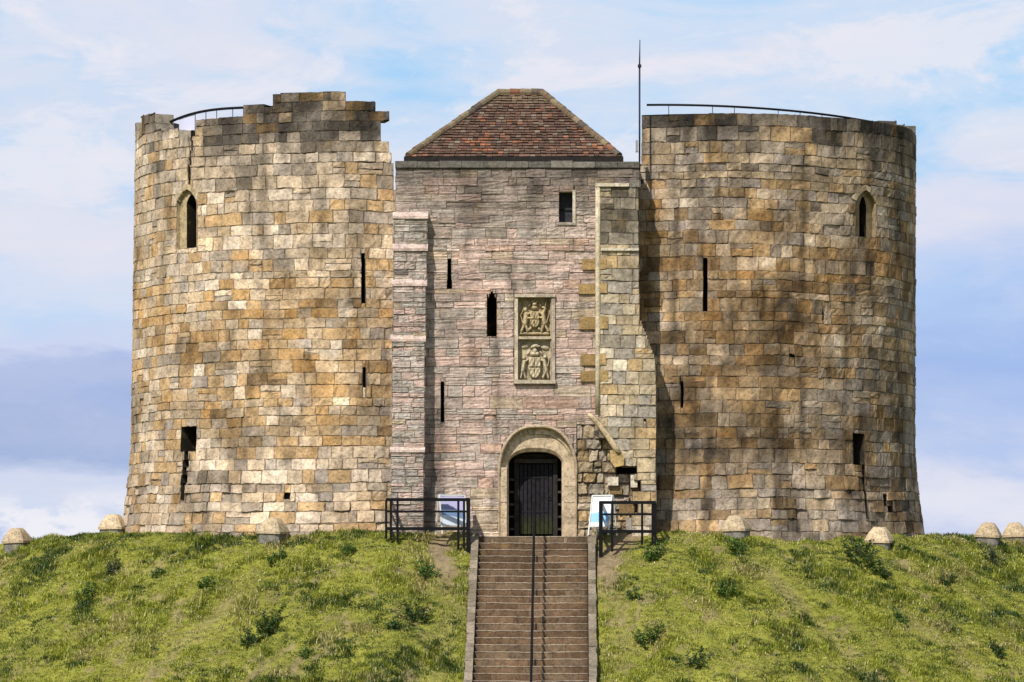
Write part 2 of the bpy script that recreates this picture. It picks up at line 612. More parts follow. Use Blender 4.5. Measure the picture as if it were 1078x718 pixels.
def side_map(xp, sgn):
    """wall running away from the viewer; u is depth, sgn=-1 faces left"""
    def f(U, V, N):
        U = np.asarray(U); V = np.asarray(V); N = np.asarray(N)
        return np.stack([xp + sgn * N + 0 * U, U, V], -1)
    return f


class Lobe:
    def __init__(s, cx, lin_, r0=6.22):
        s.cx = cx; s.lin = lin_; s.r0 = r0

    def r(s, z):
        z = np.asarray(z, float)
        return s.r0 + s.lin * np.clip((14.2 - z) / 12, 0, 1.1) + .30 * np.clip((5.0 - z) / 2.9, 0, 1.3) ** 1.7

    def map(s, U, V, N):
        a = np.asarray(U) / s.r0
        rr = s.r(V) + N
        return np.stack([s.cx + rr * np.sin(a), LY - rr * np.cos(a), np.asarray(V) + 0 * a], -1)

    def uv(s, px, py):
        d = CD + .6
        for _ in range(12):
            x = (px - 539) / F * d; z = (HY - py) / F * d
            q = max(-1, min(1, (x - s.cx) / float(s.r(z))))
            a = math.asin(q)
            d = CD + LY - float(s.r(z)) * math.cos(a)
        return a * s.r0, z

    def px(s, u, v):
        p = s.map(np.asarray(u), np.asarray(v), 0)
        d = CD + p[..., 1]
        return 539 + p[..., 0] / d * F, HY - p[..., 2] / d * F

    def rect(s, x0, y0, x1, y1):
        a = s.uv(x0, (y0 + y1) / 2)[0]; b = s.uv(x1, (y0 + y1) / 2)[0]
        t_ = s.uv((x0 + x1) / 2, y0)[1]; bt = s.uv((x0 + x1) / 2, y1)[1]
        return (a, b, bt, t_)


LL = Lobe(LCX, .17)
RL = Lobe(RCX, -.03)


def blob(px, py, cx, cy, rx, ry):
    return np.exp(-(((px - cx) / rx) ** 2 + ((py - cy) / ry) ** 2))


def streaks(px, py, s):
    return sstep(.56, .74, fbm(px / 9.0, py / 75.0, s, 3))


def tint(s, rust, pale, warm=(.92, .74, .46)):
    w = np.array(warm)
    c = (1 - rust[..., None]) + rust[..., None] * w
    return s[..., None] * c * (1 + pale[..., None]) * np.array((1.03, .975, .985))


def col_left(u, v):
    px, py = (float(q) for q in LL.px(u, v))
    n = float(fbm(px / 45, py / 30, 41, 3))
    if py < 128 + (6 if px < 256 else 22) + 8 * n:
        return pick([(DGREY, 7), (GREY, 2.6), (BROWN, 1), (TAN, .3)])
    if py < 200:
        w = [(CREAM, 3.2), (OCHRE, 1.3), (GREY, 3.4), (PALE, 2.0), (DGREY, 1.2 * n + .2), (TAN, 2)]
    elif py < 300:
        w = [(CREAM, 3.6), (OCHRE, 2.6), (GREY, 1.8), (PALE, 1.8), (TAN, 2), (DEEP, .3)]
    elif py < 470:
        w = [(CREAM, 3.0), (OCHRE, 3.2), (GREY, 1.5), (PALE, 1.2), (TAN, 2.6), (DEEP, .6), (BROWN, .25), (COOL, .7)]
    else:
        w = [(CREAM, 3.0), (OCHRE, 1.5), (GREY, 2.3), (PALE, 2.6), (TAN, 1.6), (COOL, 1.2), (DEEP, .4), (DGREY, .25)]
    if px < 205:
        w += [(PALE, 1.2), (CREAM, 2), (OCHRE, 1)]
    if px > 330 and 250 < py < 470:
        w += [(BROWN, 1.2), (OCHRE, 1.5), (TAN, 2)]
    if n > .58:
        w += [(GREY, 2), (COOL, 1.5)]
    return pick(w)


def stain_left(U, V):
    px, py = LL.px(U, V)
    s = .64 + .58 * fbm(px / 30, py / 22, 51, 4)
    s = s * (1 - .40 * streaks(px, py, 53))
    s = s * (1 - .60 * sstep(175, 120, py + 26 * (fbm(px / 20, py / 14, 54) - .5)) * sstep(.30, .62, fbm(px / 16, py / 26, 55, 3) + .12))
    s = s * (1 - .62 * blob(px, py, 392, 425, 17, 38) * (.3 + 1.1 * fbm(px / 8, py / 11, 56)))
    s = s * (1 - .35 * blob(px, py, 375, 300, 40, 55) * fbm(px / 12, py / 18, 57))
    s = s * (1 - .45 * blob(px, py, 255, 178, 45, 22) * (.4 + fbm(px / 10, py / 12, 58)))
    s = s * (1 - .45 * blob(px, py, 175, 545, 50, 35) * fbm(px / 10, py / 9, 59))
    s = s * (1 - .5 * blob(px, py, 200, 515, 16, 40) * (.3 + fbm(px / 10, py / 9, 60)))
    rust = sstep(.50, .66, fbm(px / 42, py / 30, 151, 4)) * sstep(210, 260, py) * (1 - .6 * sstep(440, 500, py)) * .48
    rust = np.maximum(rust, .62 * sstep(.46, .62, fbm(px / 22, py / 20, 152, 3)) * blob(px, py, 360, 350, 55, 90))
    pale = sstep(.52, .68, fbm(px / 36, py / 26, 153, 4)) * .28
    return tint(s, rust, pale)


def col_right(u, v):
    px, py = (float(q) for q in RL.px(u, v))
    n = float(fbm(px / 48, py / 32, 61, 3))
    if py < 136 + .03 * max(0, px - 830) + 8 * n:
        return pick([(DGREY, 8), (GREY, 1.6), (BROWN, .8)])
    if py < 190:
        w = [(GREY, 3), (TAN, 3), (CREAM, 1.4), (DGREY, 1.6 if px > 780 else .5), (OCHRE, 1.0), (COOL, 1.2)]
    elif py < 480:
        w = [(TAN, 3.4), (OCHRE, 2.1), (GREY, 2.5), (CREAM, 1.5), (BROWN, 1.6), (COOL, 1.4), (DEEP, .3), (PALE, .35)]
    else:
        w = [(GREY, 3.0), (TAN, 2.2), (COOL, 2.0), (BROWN, 1.4), (OCHRE, 1.2), (DGREY, .6), (CREAM, .8)]
    if 720 < px < 880 and 260 < py < 400:
        w += [(BROWN, 2.2), (OCHRE, 1.2)]
    if px < 760 and py > 400:
        w += [(BROWN, 1.8), (DGREY, .8)]
    if n > .57:
        w += [(DGREY, .6), (COOL, 1.5), (GREY, 1.8)]
    return np.array(pick(w)) * .86


def stain_right(U, V):
    px, py = RL.px(U, V)
    s = .52 + .62 * fbm(px / 40, py / 28, 71, 4)
    s = s * (1 - .50 * streaks(px, py, 73)) * (1 - .35 * sstep(.55, .70, fbm(px / 5.0, py / 110.0, 77, 3)))
    s = s * (1 - .62 * sstep(185, 122, py + 30 * (fbm(px / 20, py / 14, 74) - .5)) * sstep(.30, .60, fbm(px / 16, py / 26, 75, 3) + .10))
    for cx, cy, rx, ry, k in ((833, 330, 38, 42, .85), (712, 440, 26, 55, .9), (790, 455, 30, 30, .7), (700, 260, 18, 50, .5), (760, 470, 60, 22, .6), (850, 470, 50, 26, .55),
                              (940, 220, 22, 70, .45), (940, 430, 26, 60, .45), (905, 500, 34, 40, .65), (790, 215, 50, 30, .35), (915, 265, 10, 60, .5),
                              (850, 175, 60, 16, .5), (780, 380, 55, 20, .4)):
        s = s * (1 - k * blob(px, py, cx, cy, rx, ry) * np.clip(fbm(px / 11, py / 13, 76 + int(cx)) * 2.4 - .4, 0, 1))
    rust = sstep(.46, .62, fbm(px / 34, py / 26, 161, 4)) * .5 * sstep(180, 230, py) * (1 - .5 * sstep(470, 520, py))
    rust = np.maximum(rust, .9 * sstep(.42, .56, fbm(px / 18, py / 18, 162, 3)) * blob(px, py, 815, 330, 75, 75))
    pale = sstep(.52, .66, fbm(px / 28, py / 24, 163, 4)) * .55
    return tint(s, rust, pale, (.80, .61, .36))


# profile of the broken wall heads, read as photo column -> photo row
RIM_L = [(120, 131), (147, 131), (147.5, 120), (152, 119), (163, 121), (163.5, 131), (168, 135), (187, 137), (188, 144), (205, 142),
         (206, 126), (225, 124), (256, 122), (256.5, 110), (277, 109), (287, 108), (287.5, 98), (364, 96), (364.5, 106), (398, 106),
         (398.5, 117), (409, 117), (410, 127), (440, 127)]
RIM_R = [(640, 120), (760, 120), (800, 121.5), (850, 123), (885, 126), (905, 130), (925, 131), (935, 133), (936, 132), (948, 131), (970, 136), (1000, 137)]


def rim(tab, px):
    return float(np.interp(px, [a for a, _ in tab], [b for _, b in tab]))


def edge_l(py):       # right-hand broken end of the left tower
    return float(np.interp(py, [100, 106, 106.1, 117, 117.1, 128, 128.1, 138, 138.1, 149, 149.1, 170, 185, 200, 215], [365, 365, 398, 398, 410, 410, 404, 404, 401, 401, 410, 413, 415, 417, 500]))


def keep_left(u, v):
    px, py = (float(q) for q in LL.px(u, v))
    if py < rim(RIM_L, px) + 2:
        return False
    if py < 200 and (px > edge_l(py) - 3 or u > 2.6):
        return False
    return True


def keep_right(u, v):
    px, py = (float(q) for q in RL.px(u, v))
    if py < rim(RIM_R, px) + 2:
        return False
    if py < 172 and px < 674:
        return False
    return True


keep = thing('castle_keep', 'ruined medieval stone castle of two round towers joined by a tiled gatehouse', 'castle', (0, 0, 2.0))


def liner(fmap, pts, depth, name, parent, col=(.09, .075, .055), back=(.006, .006, .006), n0=.0, mat=None):
    """reveals of an opening (outline pts in u,v) running back to a dark inside"""
    pts = np.asarray(pts, float)
    n = len(pts)
    mb = MB()
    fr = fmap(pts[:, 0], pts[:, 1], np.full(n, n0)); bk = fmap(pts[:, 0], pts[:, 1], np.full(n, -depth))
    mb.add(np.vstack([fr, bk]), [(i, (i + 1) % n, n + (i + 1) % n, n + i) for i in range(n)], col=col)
    mb.poly(bk, back)  # near-black plate: shade of the inside put into its colour
    return mb.build(name, mat or M_TRIM, parent)


def arch_outline(x0, x1, ybot, yspring, ytop, n=9, pointed=True):
    """photo-space outline of an arched opening, counter-clockwise from bottom left"""
    xc = (x0 + x1) / 2; hw = (x1 - x0) / 2
    pts = [(x0, ybot), (x1, ybot)]
    for i in range(n + 1):
        t_ = math.pi * i / n
        c, s_ = math.cos(t_), math.sin(t_)
        y = yspring + (ytop - yspring) * ((1 - abs(c) ** 2.7) ** .6 if not pointed else (1 - abs(c) ** 1.6))
        pts.append((xc + hw * c, y))
    return pts


def scan_holes(pts, conv, step=3.0):
    """rectangles in wall coordinates that cover a photo-space outline"""
    pts = np.asarray(pts)
    y0, y1 = pts[:, 1].min(), pts[:, 1].max()
    out = []
    y = y0
    n = len(pts)
    while y < y1 - .1:
        ym = min(y + step / 2, y1 - .05)
        xs = []
        for i in range(n):
            (xa, ya), (xb, yb) = pts[i], pts[(i + 1) % n]
            if (ya <= ym < yb) or (yb <= ym < ya):
                xs.append(xa + (ym - ya) / (yb - ya) * (xb - xa))
        if len(xs) >= 2:
            a, b = conv(min(xs), ym), conv(max(xs), ym)
            t_, bt = conv((min(xs) + max(xs)) / 2, y)[1], conv((min(xs) + max(xs)) / 2, min(y + step, y1))[1]
            out.append((a[0], b[0], bt, t_))
        y += step
    # merge rows of equal extent
    merged = []
    for r_ in out:
        if merged and abs(merged[-1][0] - r_[0]) < .012 and abs(merged[-1][1] - r_[1]) < .012:
            merged[-1] = (merged[-1][0], merged[-1][1], r_[2], merged[-1][3])
        else:
            merged.append(r_)
    return merged


def rect_pts(r_):
    a0, a1, b0, b1 = r_
    return [(a0, b0), (a1, b0), (a1, b1), (a0, b1)]


def crack_rects(lobe, pts, w=3.0, step=11):
    out = []
    for (xa, ya), (xb, yb) in zip(pts[:-1], pts[1:]):
        k = max(1, int(abs(yb - ya) / step))
        for i in range(k):
            xm = xa + (xb - xa) * (i + .5) / k + rng.uniform(-.7, .7)
            ww = w * rng.uniform(.7, 1.3)
            out.append(lobe.rect(xm - ww / 2, ya + (yb - ya) * i / k, xm + ww / 2, ya + (yb - ya) * (i + 1) / k))
    return out


def core_shell(mb, lobe, a0, a1, ztop, rin=3.6, z0=1.4):
    A = np.radians(np.linspace(a0, a1, 36))
    def ring(rr, z):
        return np.stack([lobe.cx + rr * np.sin(A), LY - rr * np.cos(A), np.full(len(A), z)], -1)
    ro = 5.15 if z0 > 1.35 else 5.10
    P = np.vstack([ring(ro, z0), ring(ro, ztop), ring(rin, ztop), ring(rin, z0)])
    n = len(A)
    Q = [(k * n + i, k * n + i + 1, (k + 1) * n + i + 1, (k + 1) * n + i) for k in range(3) for i in range(n - 1)]
    Q += [(0, n, 2 * n, 3 * n), (n - 1, 4 * n - 1, 3 * n - 1, 2 * n - 1)]
    mb.add(P, Q, col=(.06, .05, .04))  # unseen wall core, added and coloured dark so no light leaks through


# ---- left round tower
lobe_parts = []


def niche(lobe, outer, slit, name, parent, fill=CREAM, dep=.13):
    """arched window niche: moulded surround, splayed recess and a dark inner slit"""
    conv = lambda x, y: lobe.uv(x, y)
    O = [conv(*p) for p in outer]
    S_ = [conv(*p) for p in slit]
    mb = MB()
    Oa = np.array(O); Sa = np.array(S_)
    n = len(Oa)
    f0 = lobe.map(Oa[:, 0], Oa[:, 1], np.full(n, .0)); f1 = lobe.map(Oa[:, 0], Oa[:, 1], np.full(n, -dep))
    s1 = lobe.map(Sa[:, 0], Sa[:, 1], np.full(n, -dep)); s2 = lobe.map(Sa[:, 0], Sa[:, 1], np.full(n, -1.0))
    ring = lambda a, b: [(i + a * n, (i + 1) % n + a * n, (i + 1) % n + b * n, i + b * n) for i in range(n)]
    C = np.vstack([np.tile(np.array(fill) * k, (n, 1)) for k in (.85, .75, .8, .05, .01)])  # slit reveals near black, their shade painted into the colour
    mb.add(np.vstack([f0, f1, s1, s1, s2]), ring(0, 1) + ring(1, 2) + ring(3, 4), col=C)
    mb.poly(s2, (.006, .006, .006))
    w = mb.build(name, M_TRIM, parent)
    # ring of voussoirs round the head
    vb = MB()
    xs = np.array(outer)
    head = xs[1:]         # from bottom right up, over and down
    head = head[1:-1] if len(head) > 4 else head
    cx = xs[:, 0].mean(); cyb = xs[:, 1].max() * .35 + xs[:, 1].min() * .65
    k = len(head) - 1
    for i in range(k):
        (xa, ya), (xb, yb) = head[i], head[i + 1]
        def out(p, d):
            vx, vy = p[0] - cx, p[1] - cyb
            L = math.hypot(vx, vy) + 1e-6
            return (p[0] + vx / L * d, p[1] + vy / L * d)
        quad = [(xa, ya), out((xa, ya), 5.5), out((xb, yb), 5.5), (xb, yb)]
        c = sum(q[0] for q in quad) / 4, sum(q[1] for q in quad) / 4
        quad = [(c[0] + (q[0] - c[0]) * .95, c[1] + (q[1] - c[1]) * .95) for q in quad]
        UV = np.array([conv(*q) for q in quad])
        nn = .012 + rng.uniform(-.01, .015)
        a = lobe.map(UV[:, 0], UV[:, 1], np.full(4, nn)); b = lobe.map(UV[:, 0], UV[:, 1], np.full(4, -.15))
        vb.add(np.vstack([a, b]), [(0, 1, 2, 3), (0, 4, 5, 1), (1, 5, 6, 2), (2, 6, 7, 3), (3, 7, 4, 0)], col=np.array(pick([(fill, 2), (TAN, 2), (CREAM, 1)])) * rng.uniform(.75, 1.1))
    vb.build('arch_stones', M_TRIM, parent, recalc=True)
    return w


def tower(lobe, colf, stainf, keepf, urange, holes, dep_py, name, core, levels):
    mb = MB()
    masonry(mb, lobe.map, urange[0], urange[1], 1.5, 15.4, (.26, .41), (.32, .76), colf, holes, keepf, stainf,
            njit=.008, joint=.006, chamfer=.010, depth=lambda u, v: .62 if lobe.px(u, v)[1] < dep_py else 0, wob=.010, levels=levels, base_rough=True)
    core_shell(mb, lobe, *core)
    core_shell(mb, lobe, math.degrees(urange[0] / lobe.r0), math.degrees(urange[1] / lobe.r0), 11.8, 3.2, 1.3)
    return mb.build(name, M_TOWER, keep)


# openings of the left tower
l_out = arch_outline(186, 207.5, 262, 212, 199, 8)
l_slit = arch_outline(193, 203.5, 261, 213, 204, 8)
l_slits = [(380.5, 267, 385, 320), (381.5, 387, 385, 409)]
l_hole = (190.5, 449, 206.5, 475)
l_crack1 = [(201, 137), (202, 160), (199, 175), (200, 198)]
l_crack2 = [(197, 476), (194, 500), (191, 526)]
holes = scan_holes(l_out, LL.uv)
rects_ls = [LL.rect(*r_) for r_ in l_slits] + [LL.rect(*l_hole)]
ck = crack_rects(LL, l_crack1, 2.6)
ck2 = crack_rects(LL, l_crack2, 5.5, 8)
sock = [LL.rect(299, 518, 306, 525)]
cuts_l = [(LL.uv(xa, y)[0], LL.uv(xb, y)[0], LL.uv((xa + xb) / 2, y)[1], LL.uv((xa + xb) / 2, y2)[1] + (6 if y2 == 0 else 0)) for xa, xb, y, y2 in
          ((147.5, 163, 120, 0), (163, 188, 135.5, 0), (188, 205.5, 142.5, 0), (205.5, 230, 125, 0), (230, 256, 122.5, 0), (256, 278, 109.5, 0), (278, 287, 111, 0),
           (287, 295, 98.5, 0), (295, 364, 96.5, 0), (364, 398, 106, 0), (398, 410, 117, 0), (410, 450, 127.8, 0), (404, 450, 138.3, 127.9), (401, 450, 149.3, 138.4),
           (409.5, 450, 160.8, 149.4), (412, 450, 171.8, 160.9), (414.5, 450, 200, 171.9))]
tl = tower(LL, col_left, stain_left, keep_left, (LL.r0 * R(-118), LL.r0 * R(50)), holes + rects_ls + ck + ck2 + sock + cuts_l, 215, 'round_tower', (-118, 9, 13.3), [(HY - q) / F * 125.75 for q in (172, 161, 149.5, 138.5, 128, 117, 106.5, 96)])
niche(LL, l_out, l_slit, 'lancet_window', tl, (.46, .36, .21))
for r_ in rects_ls[:2]:
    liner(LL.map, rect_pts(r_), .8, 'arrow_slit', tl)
liner(LL.map, rect_pts(rects_ls[2]), .9, 'window_opening', tl, (.022, .018, .013))  # reveals coloured dark to stand for shade in the hole
mbk = MB()


def crack_mesh(lobe, rects, parent, depth=.28, name='crack'):
    mb = MB()
    for r_ in rects:
        p = np.array(rect_pts(r_))
        f = lobe.map(p[:, 0], p[:, 1], np.full(4, -.03)); b = lobe.map(p[:, 0], p[:, 1], np.full(4, -depth))
        mb.add(np.vstack([f, b]), [(0, 1, 5, 4), (1, 2, 6, 5), (2, 3, 7, 6), (3, 0, 4, 7), (4, 5, 6, 7)], col=(.05, .042, .032))
    return mb.build(name, M_DARK, parent)


crack_mesh(LL, ck, tl)
crack_mesh(LL, ck2, tl, .35)
crack_mesh(LL, sock, tl, .2, 'socket_hole')

# ---- right round tower
r_out = arch_outline(900.5, 922, 250, 213, 200, 8)
r_slit = arch_outline(908, 915.5, 249, 216, 206, 8)
r_slits = [(740, 272, 744.5, 328), (716, 402, 719, 430)]
r_hole = (898, 457, 910, 489)
r_crack = [(910, 489), (911, 520), (913, 546)]
holes = scan_holes(r_out, RL.uv)
rects_rs = [RL.rect(*q) for q in r_slits] + [RL.rect(*r_hole)]
ckr = crack_rects(RL, r_crack, 2.4) + crack_rects(RL, [(866, 322), (866, 336)], 2.0)
sock = [RL.rect(831, 373, 837, 376.5), RL.rect(930, 520, 934, 532), RL.rect(935, 532, 940, 538)]
tr = tower(RL, col_right, stain_right, keep_right, (RL.r0 * R(-52), RL.r0 * R(118)), holes + rects_rs + ckr + sock + [(-99, RL.uv(675.5, 140)[0], RL.uv(690, 172)[1], 99)], 200, 'round_tower', (-17, 118, 13.5), [(HY - q) / F * 125.75 for q in (173, 162, 149, 133, 119.5, 108)])
niche(RL, r_out, r_slit, 'lancet_window', tr, (.26, .19, .11))
for q in rects_rs[:2]:
    liner(RL.map, rect_pts(q), .8, 'arrow_slit', tr)
liner(RL.map, rect_pts(rects_rs[2]), .5, 'window_opening', tr, (.025, .02, .014))  # dark reveal colour again paints the shade inside
crack_mesh(RL, ckr[:-1], tr)
crack_mesh(RL, ckr[-1:], tr)
for q in sock:
    crack_mesh(RL, [q], tr, .18, 'socket_hole')

# ------------------------------------------------------------------ gatehouse
GF = flat_map(0.0)
gx = lambda px: (px - 539) / F * CD
gz = lambda py: (HY - py) / F * CD
gpx = lambda u: 539 + np.asarray(u) / CD * F
gpy = lambda v: HY - np.asarray(v) / CD * F
gconv = lambda x, y: (gx(x), gz(y))
grect = lambda x0, y0, x1, y1: (gx(x0), gx(x1), gz(y1), gz(y0))


def col_gate(u, v):
    px, py = float(gpx(u)), float(gpy(v))
    n = float(fbm(px / 40, py / 22, 81, 3))
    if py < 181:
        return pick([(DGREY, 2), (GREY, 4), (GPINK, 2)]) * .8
    if py > 520 and 490 < px < 527:
        return pick([(TAN, 3), (CREAM, 2), (GPINK, 1)])
    if px > 606 and py > 440:
        return pick([(TAN, 3), (GPINK, 2), (CREAM, 2), (GREY, 2), (BROWN, 1)])
    if py < 250:
        w = [(GPINK, 4), (COOL, 3), (GREY, 2.5), (PINK, 1.6), (TAN, .4), (DGREY, .5)]
    elif px < 490:
        w = [(GPINK, 4), (COOL, 3.0), (PINK, 2.0), (GREY, 1.2), (RED, .3), (TAN, .25)]
    else:
        w = [(PINK, 4.6), (GPINK, 2.6), (RED, 1.3), (COOL, .9), (TAN, .5), (CREAM, .25)]
    if n > .58:
        w += [(COOL, 3), (GREY, 2)]
    return pick(w) * .97


def stain_gate(U, V):
    px, py = gpx(U), gpy(V)
    s = .80 + .36 * fbm(px / 30, py / 22, 91, 4)
    s = s * (1 - .40 * streaks(px, py, 93))
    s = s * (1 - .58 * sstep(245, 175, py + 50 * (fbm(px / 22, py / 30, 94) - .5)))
    for cx, cy, rx, ry, k in ((517, 378, 8, 30, .5), (472, 335, 12, 40, .35), (466, 460, 10, 30, .3), (565, 415, 30, 14, .25), (545, 210, 40, 30, .25), (455, 500, 14, 60, .3)):
        s = s * (1 - k * blob(px, py, cx, cy, rx, ry) * np.clip(fbm(px / 9, py / 18, 95 + int(cx)) * 2 - .3, 0, 1))
    return s


ga_slit = arch_outline(512.5, 523, 354, 318, 307, 8)
ga_s1 = [(471, 297), (469.8, 300.5), (472, 303.5), (475.6, 303), (476.6, 300), (475, 297), (475, 272.5), (471.2, 272.5)]


def jambs(pts, k=16):
    """add points up both jambs of an arch outline"""
    (xa, ya), (xb, yb) = pts[0], pts[1]
    h = pts[2][1]
    return [(xb, yb + (h - yb) * i / k) for i in range(k)] + pts[2:-1] + [(xa, h + (ya - h) * i / k) for i in range(k + 1)]


door_hood = jambs(arch_outline(525.5, 606.5, 566, 492, 449, 36, pointed=False))
holes = [grect(588.5, 202, 604, 234), grect(541, 309, 584, 404), grect(464, 402, 467.5, 444), grect(607, 447, 674, 568)]
holes += scan_holes(ga_slit, gconv) + scan_holes(ga_s1, gconv, 4) + scan_holes(door_hood, gconv, 3)
mb = MB()
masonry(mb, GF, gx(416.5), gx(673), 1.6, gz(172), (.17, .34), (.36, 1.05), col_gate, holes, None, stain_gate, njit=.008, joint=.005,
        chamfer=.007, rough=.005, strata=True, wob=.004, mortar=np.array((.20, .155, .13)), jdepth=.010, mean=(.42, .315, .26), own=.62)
# flush course along the wall head, standing a little proud
for i in range(11):
    xa = gx(416) + (gx(673.5) - gx(416)) * i / 11; xb = gx(416) + (gx(673.5) - gx(416)) * (i + 1) / 11 - .012
    dz = rng.uniform(-.02, .02)
    mb.box((xa, -.05 + rng.uniform(-.012, .012), gz(176.5)), (xb, .55, gz(169.8) + dz), col=np.array(DGREY) * rng.uniform(.9, 1.6))
# rubble of the torn-off porch right of the door
def col_rub(u, v):
    return pick([(TAN, 4), (CREAM, 2.2), (GREY, 2), (GPINK, 1.5), (BROWN, .8), (OCHRE, 1)])
def stain_rub(U, V):
    px, py = gpx(U), gpy(V)
    return (.66 + .5 * fbm(px / 14, py / 10, 101)) * (1 - .45 * blob(px, py, 630, 500, 26, 45) * fbm(px / 9, py / 9, 102))
masonry(mb, GF, gx(607), gx(674), 1.6, gz(447), (.20, .36), (.22, .55), col_rub, [grect(649, 491.5, 671, 499.5)], None, stain_rub, njit=.028, joint=.012,
        chamfer=.025, rough=.018, wob=.015, jdepth=.06, mortar=np.array((.16, .125, .085)))
# return walls and core
masonry(mb, side_map(gx(416.5), -1), .03, 6.3, 6.0, gz(172), (.16, .30), (.4, 1.1), col_gate, (), None, None, njit=.012, strata=True)
masonry(mb, side_map(gx(673), 1), .03, 6.3, 6.0, gz(172), (.16, .30), (.4, 1.1), lambda u, v: pick([(GPINK, 1), (GREY, 1)]), (), None, None, njit=.012, strata=True)
xa, xb = gx(416.5) + .04, gx(673) - .04
mb.box((xa, 1.25, 1.4), (xb, 6.3, gz(171)), (.2, .17, .15))
gate = mb.build('gatehouse_wall', M_GATE, keep)
liner(GF, [gconv(*p) for p in ga_slit], .7, 'arched_slit', gate, (.16, .12, .10))
liner(GF, [gconv(*p) for p in ga_s1][::-1], .7, 'arrow_slit', gate, (.16, .12, .10))
liner(GF, rect_pts(grect(464, 402, 467.5, 444)), .7, 'arrow_slit', gate, (.16, .12, .10))
liner(GF, rect_pts(grect(649, 491.5, 671, 499.5)), .6, 'hole', gate, (.05, .04, .03))

# square window near the wall head
mb = MB()
r_ = grect(588.5, 202, 604, 234)
a0, a1, b0, b1 = r_
pts = np.array(rect_pts(r_))
f = GF(pts[:, 0], pts[:, 1], np.full(4, .01)); bk = GF(pts[:, 0], pts[:, 1], np.full(4, -.35))
mb.add(np.vstack([f, bk]), [(0, 1, 5, 4), (1, 2, 6, 5), (2, 3, 7, 6), (3, 0, 4, 7)], col=(.40, .34, .26))
mb.box((a1 - .035, -.04, b0 - .03), (a1 + .05, .06, b1 + .05), (.46, .40, .31))
mb.box((a0 - .06, -.03, b0 - .07), (a1 + .06, .06, b0 + .0), (.36, .30, .25))
win = mb.build('window', M_TRIM, keep)
mb = MB()
mb.box((a0 + .002, .33, b0), (a1 - .002, .36, b1), (.035, .038, .045))  # back plate for dark glass, a frame bar across it
mb.box((a0 + .02, .29, b0 + .36), (a1 - .02, .325, b0 + .39), (.02, .02, .02))
mb.build('dark_pane', M_WOOD, win)

# ---- stepped buttress on the left
mb = MB(); caps = []
def col_but(u, v):
    return pick([(GPINK, 3.4), (PINK, 2.2), (COOL, 2.2), (GREY, 1.4), (TAN, .8)])
def col_butu(u, v):
    return pick([(GPINK, 3), (GREY, 3), (COOL, 2), (DGREY, .6)])
stages = [(414.5, 449.5, 230, 258, .34), (414.2, 449.2, 264, 296, .40), (413.6, 448.4, 301, 354, .46), (412.6, 447, 359.5, 472, .53), (411.5, 446, 476, 572, .60)]
cap_y = [(223, 230), (257, 264), (295, 301), (353, 359.5), (471, 476)]
def stain_but(U, V):
    px, py = gpx(U), gpy(V)
    return (.74 + .42 * fbm(px / 14, py / 20, 111)) * (1 - .3 * streaks(px, py, 112))
for (xa, xb, ya, yb, p), (ca, cb) in zip(stages, cap_y):
    D = CD - p
    cx_ = lambda q: (q - 539) / F * D
    cz_ = lambda q: (HY - q) / F * D
    x0, x1, z0, z1 = cx_(xa), cx_(xb), cz_(yb) - .01, cz_(ya)
    masonry(mb, flat_map(-p), x0, x1, z0, z1, (.12, .22), (.25, .62), col_butu if ya < 300 else col_but, (), None, stain_but, njit=.010, joint=.006, chamfer=.009,
            rough=.005, strata=True, wob=.004, mortar=np.array((.19, .155, .13)), jdepth=.010, mean=(.36, .29, .26))
    for sx, sg in ((x1, 1), (x0, -1)):
        masonry(mb, side_map(sx, sg), -p + .0, .02, z0, z1, (.14, .24), (.25, .5), col_but, (), None, stain_but, njit=.008, joint=.006, chamfer=.009, strata=True)
    caps.append((cx_(xa), cx_(xb), cz_(cb) - .005, cz_(ca), p))
butt = mb.build('buttress', M_GATE, keep)
for i, (x0, x1, z0, z1, p) in enumerate(caps):
    back = .02 if i == 0 else -(caps[i - 1][4] - .02)
    mb = MB()
    o_ = .035
    v = [(x0 - o_, -p - o_, z0), (x1 + o_, -p - o_, z0), (x1 + o_, -p - o_, z0 + .07), (x0 - o_, -p - o_, z0 + .07),
         (x0 - o_, back, z0), (x1 + o_, back, z0), (x1 + o_, back, z1 + .03), (x0 - o_, back, z1 + .03)]
    mb.add(v, [(0, 1, 2, 3), (3, 2, 6, 7), (1, 5, 6, 2), (4, 0, 3, 7), (4, 5, 1, 0), (5, 4, 7, 6)], col=np.array((.47, .36, .305)) * rng.uniform(.9, 1.08))
    mb.build('weathering', M_GATE, butt, recalc=True)

# ---- broad buttress on the right: pale masonry with a roll along its left edge
PB = .34
DB = CD - PB
bx = lambda q: (q - 539) / F * DB
bz = lambda q: (HY - q) / F * DB
bpx = lambda u: 539 + np.asarray(u) / DB * F
bpy_ = lambda v: HY - np.asarray(v) / DB * F


def right_edge(py):
    return float(np.interp(py, [190, 332, 345, 362, 378, 400], [673, 673, 678, 684, 689.5, 690.5]))


def left_edge(py):
    return float(np.interp(py, [190, 436, 437, 450, 465, 478, 490, 491, 600], [630.5, 629, 629, 636, 645, 653, 657, 668, 672]))


def keep_but(u, v):
    px, py = float(bpx(u)), float(bpy_(v))
    return px > left_edge(py) - 1


def col_butr(u, v):
    px, py = float(bpx(u)), float(bpy_(v))
    if py < 262:
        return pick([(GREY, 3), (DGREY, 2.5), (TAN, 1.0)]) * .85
    if py < 400:
        return pick([(CREAM, 2.2), (TAN, 3), (GREY, 2.6), (PALE, .8), (OCHRE, .9), (COOL, 1.5)])
    return pick([(CREAM, 2.6), (TAN, 2.2), (COOL, 2.6), (OCHRE, 1.7), (PALE, 1.0), (GREY, 1.5)])


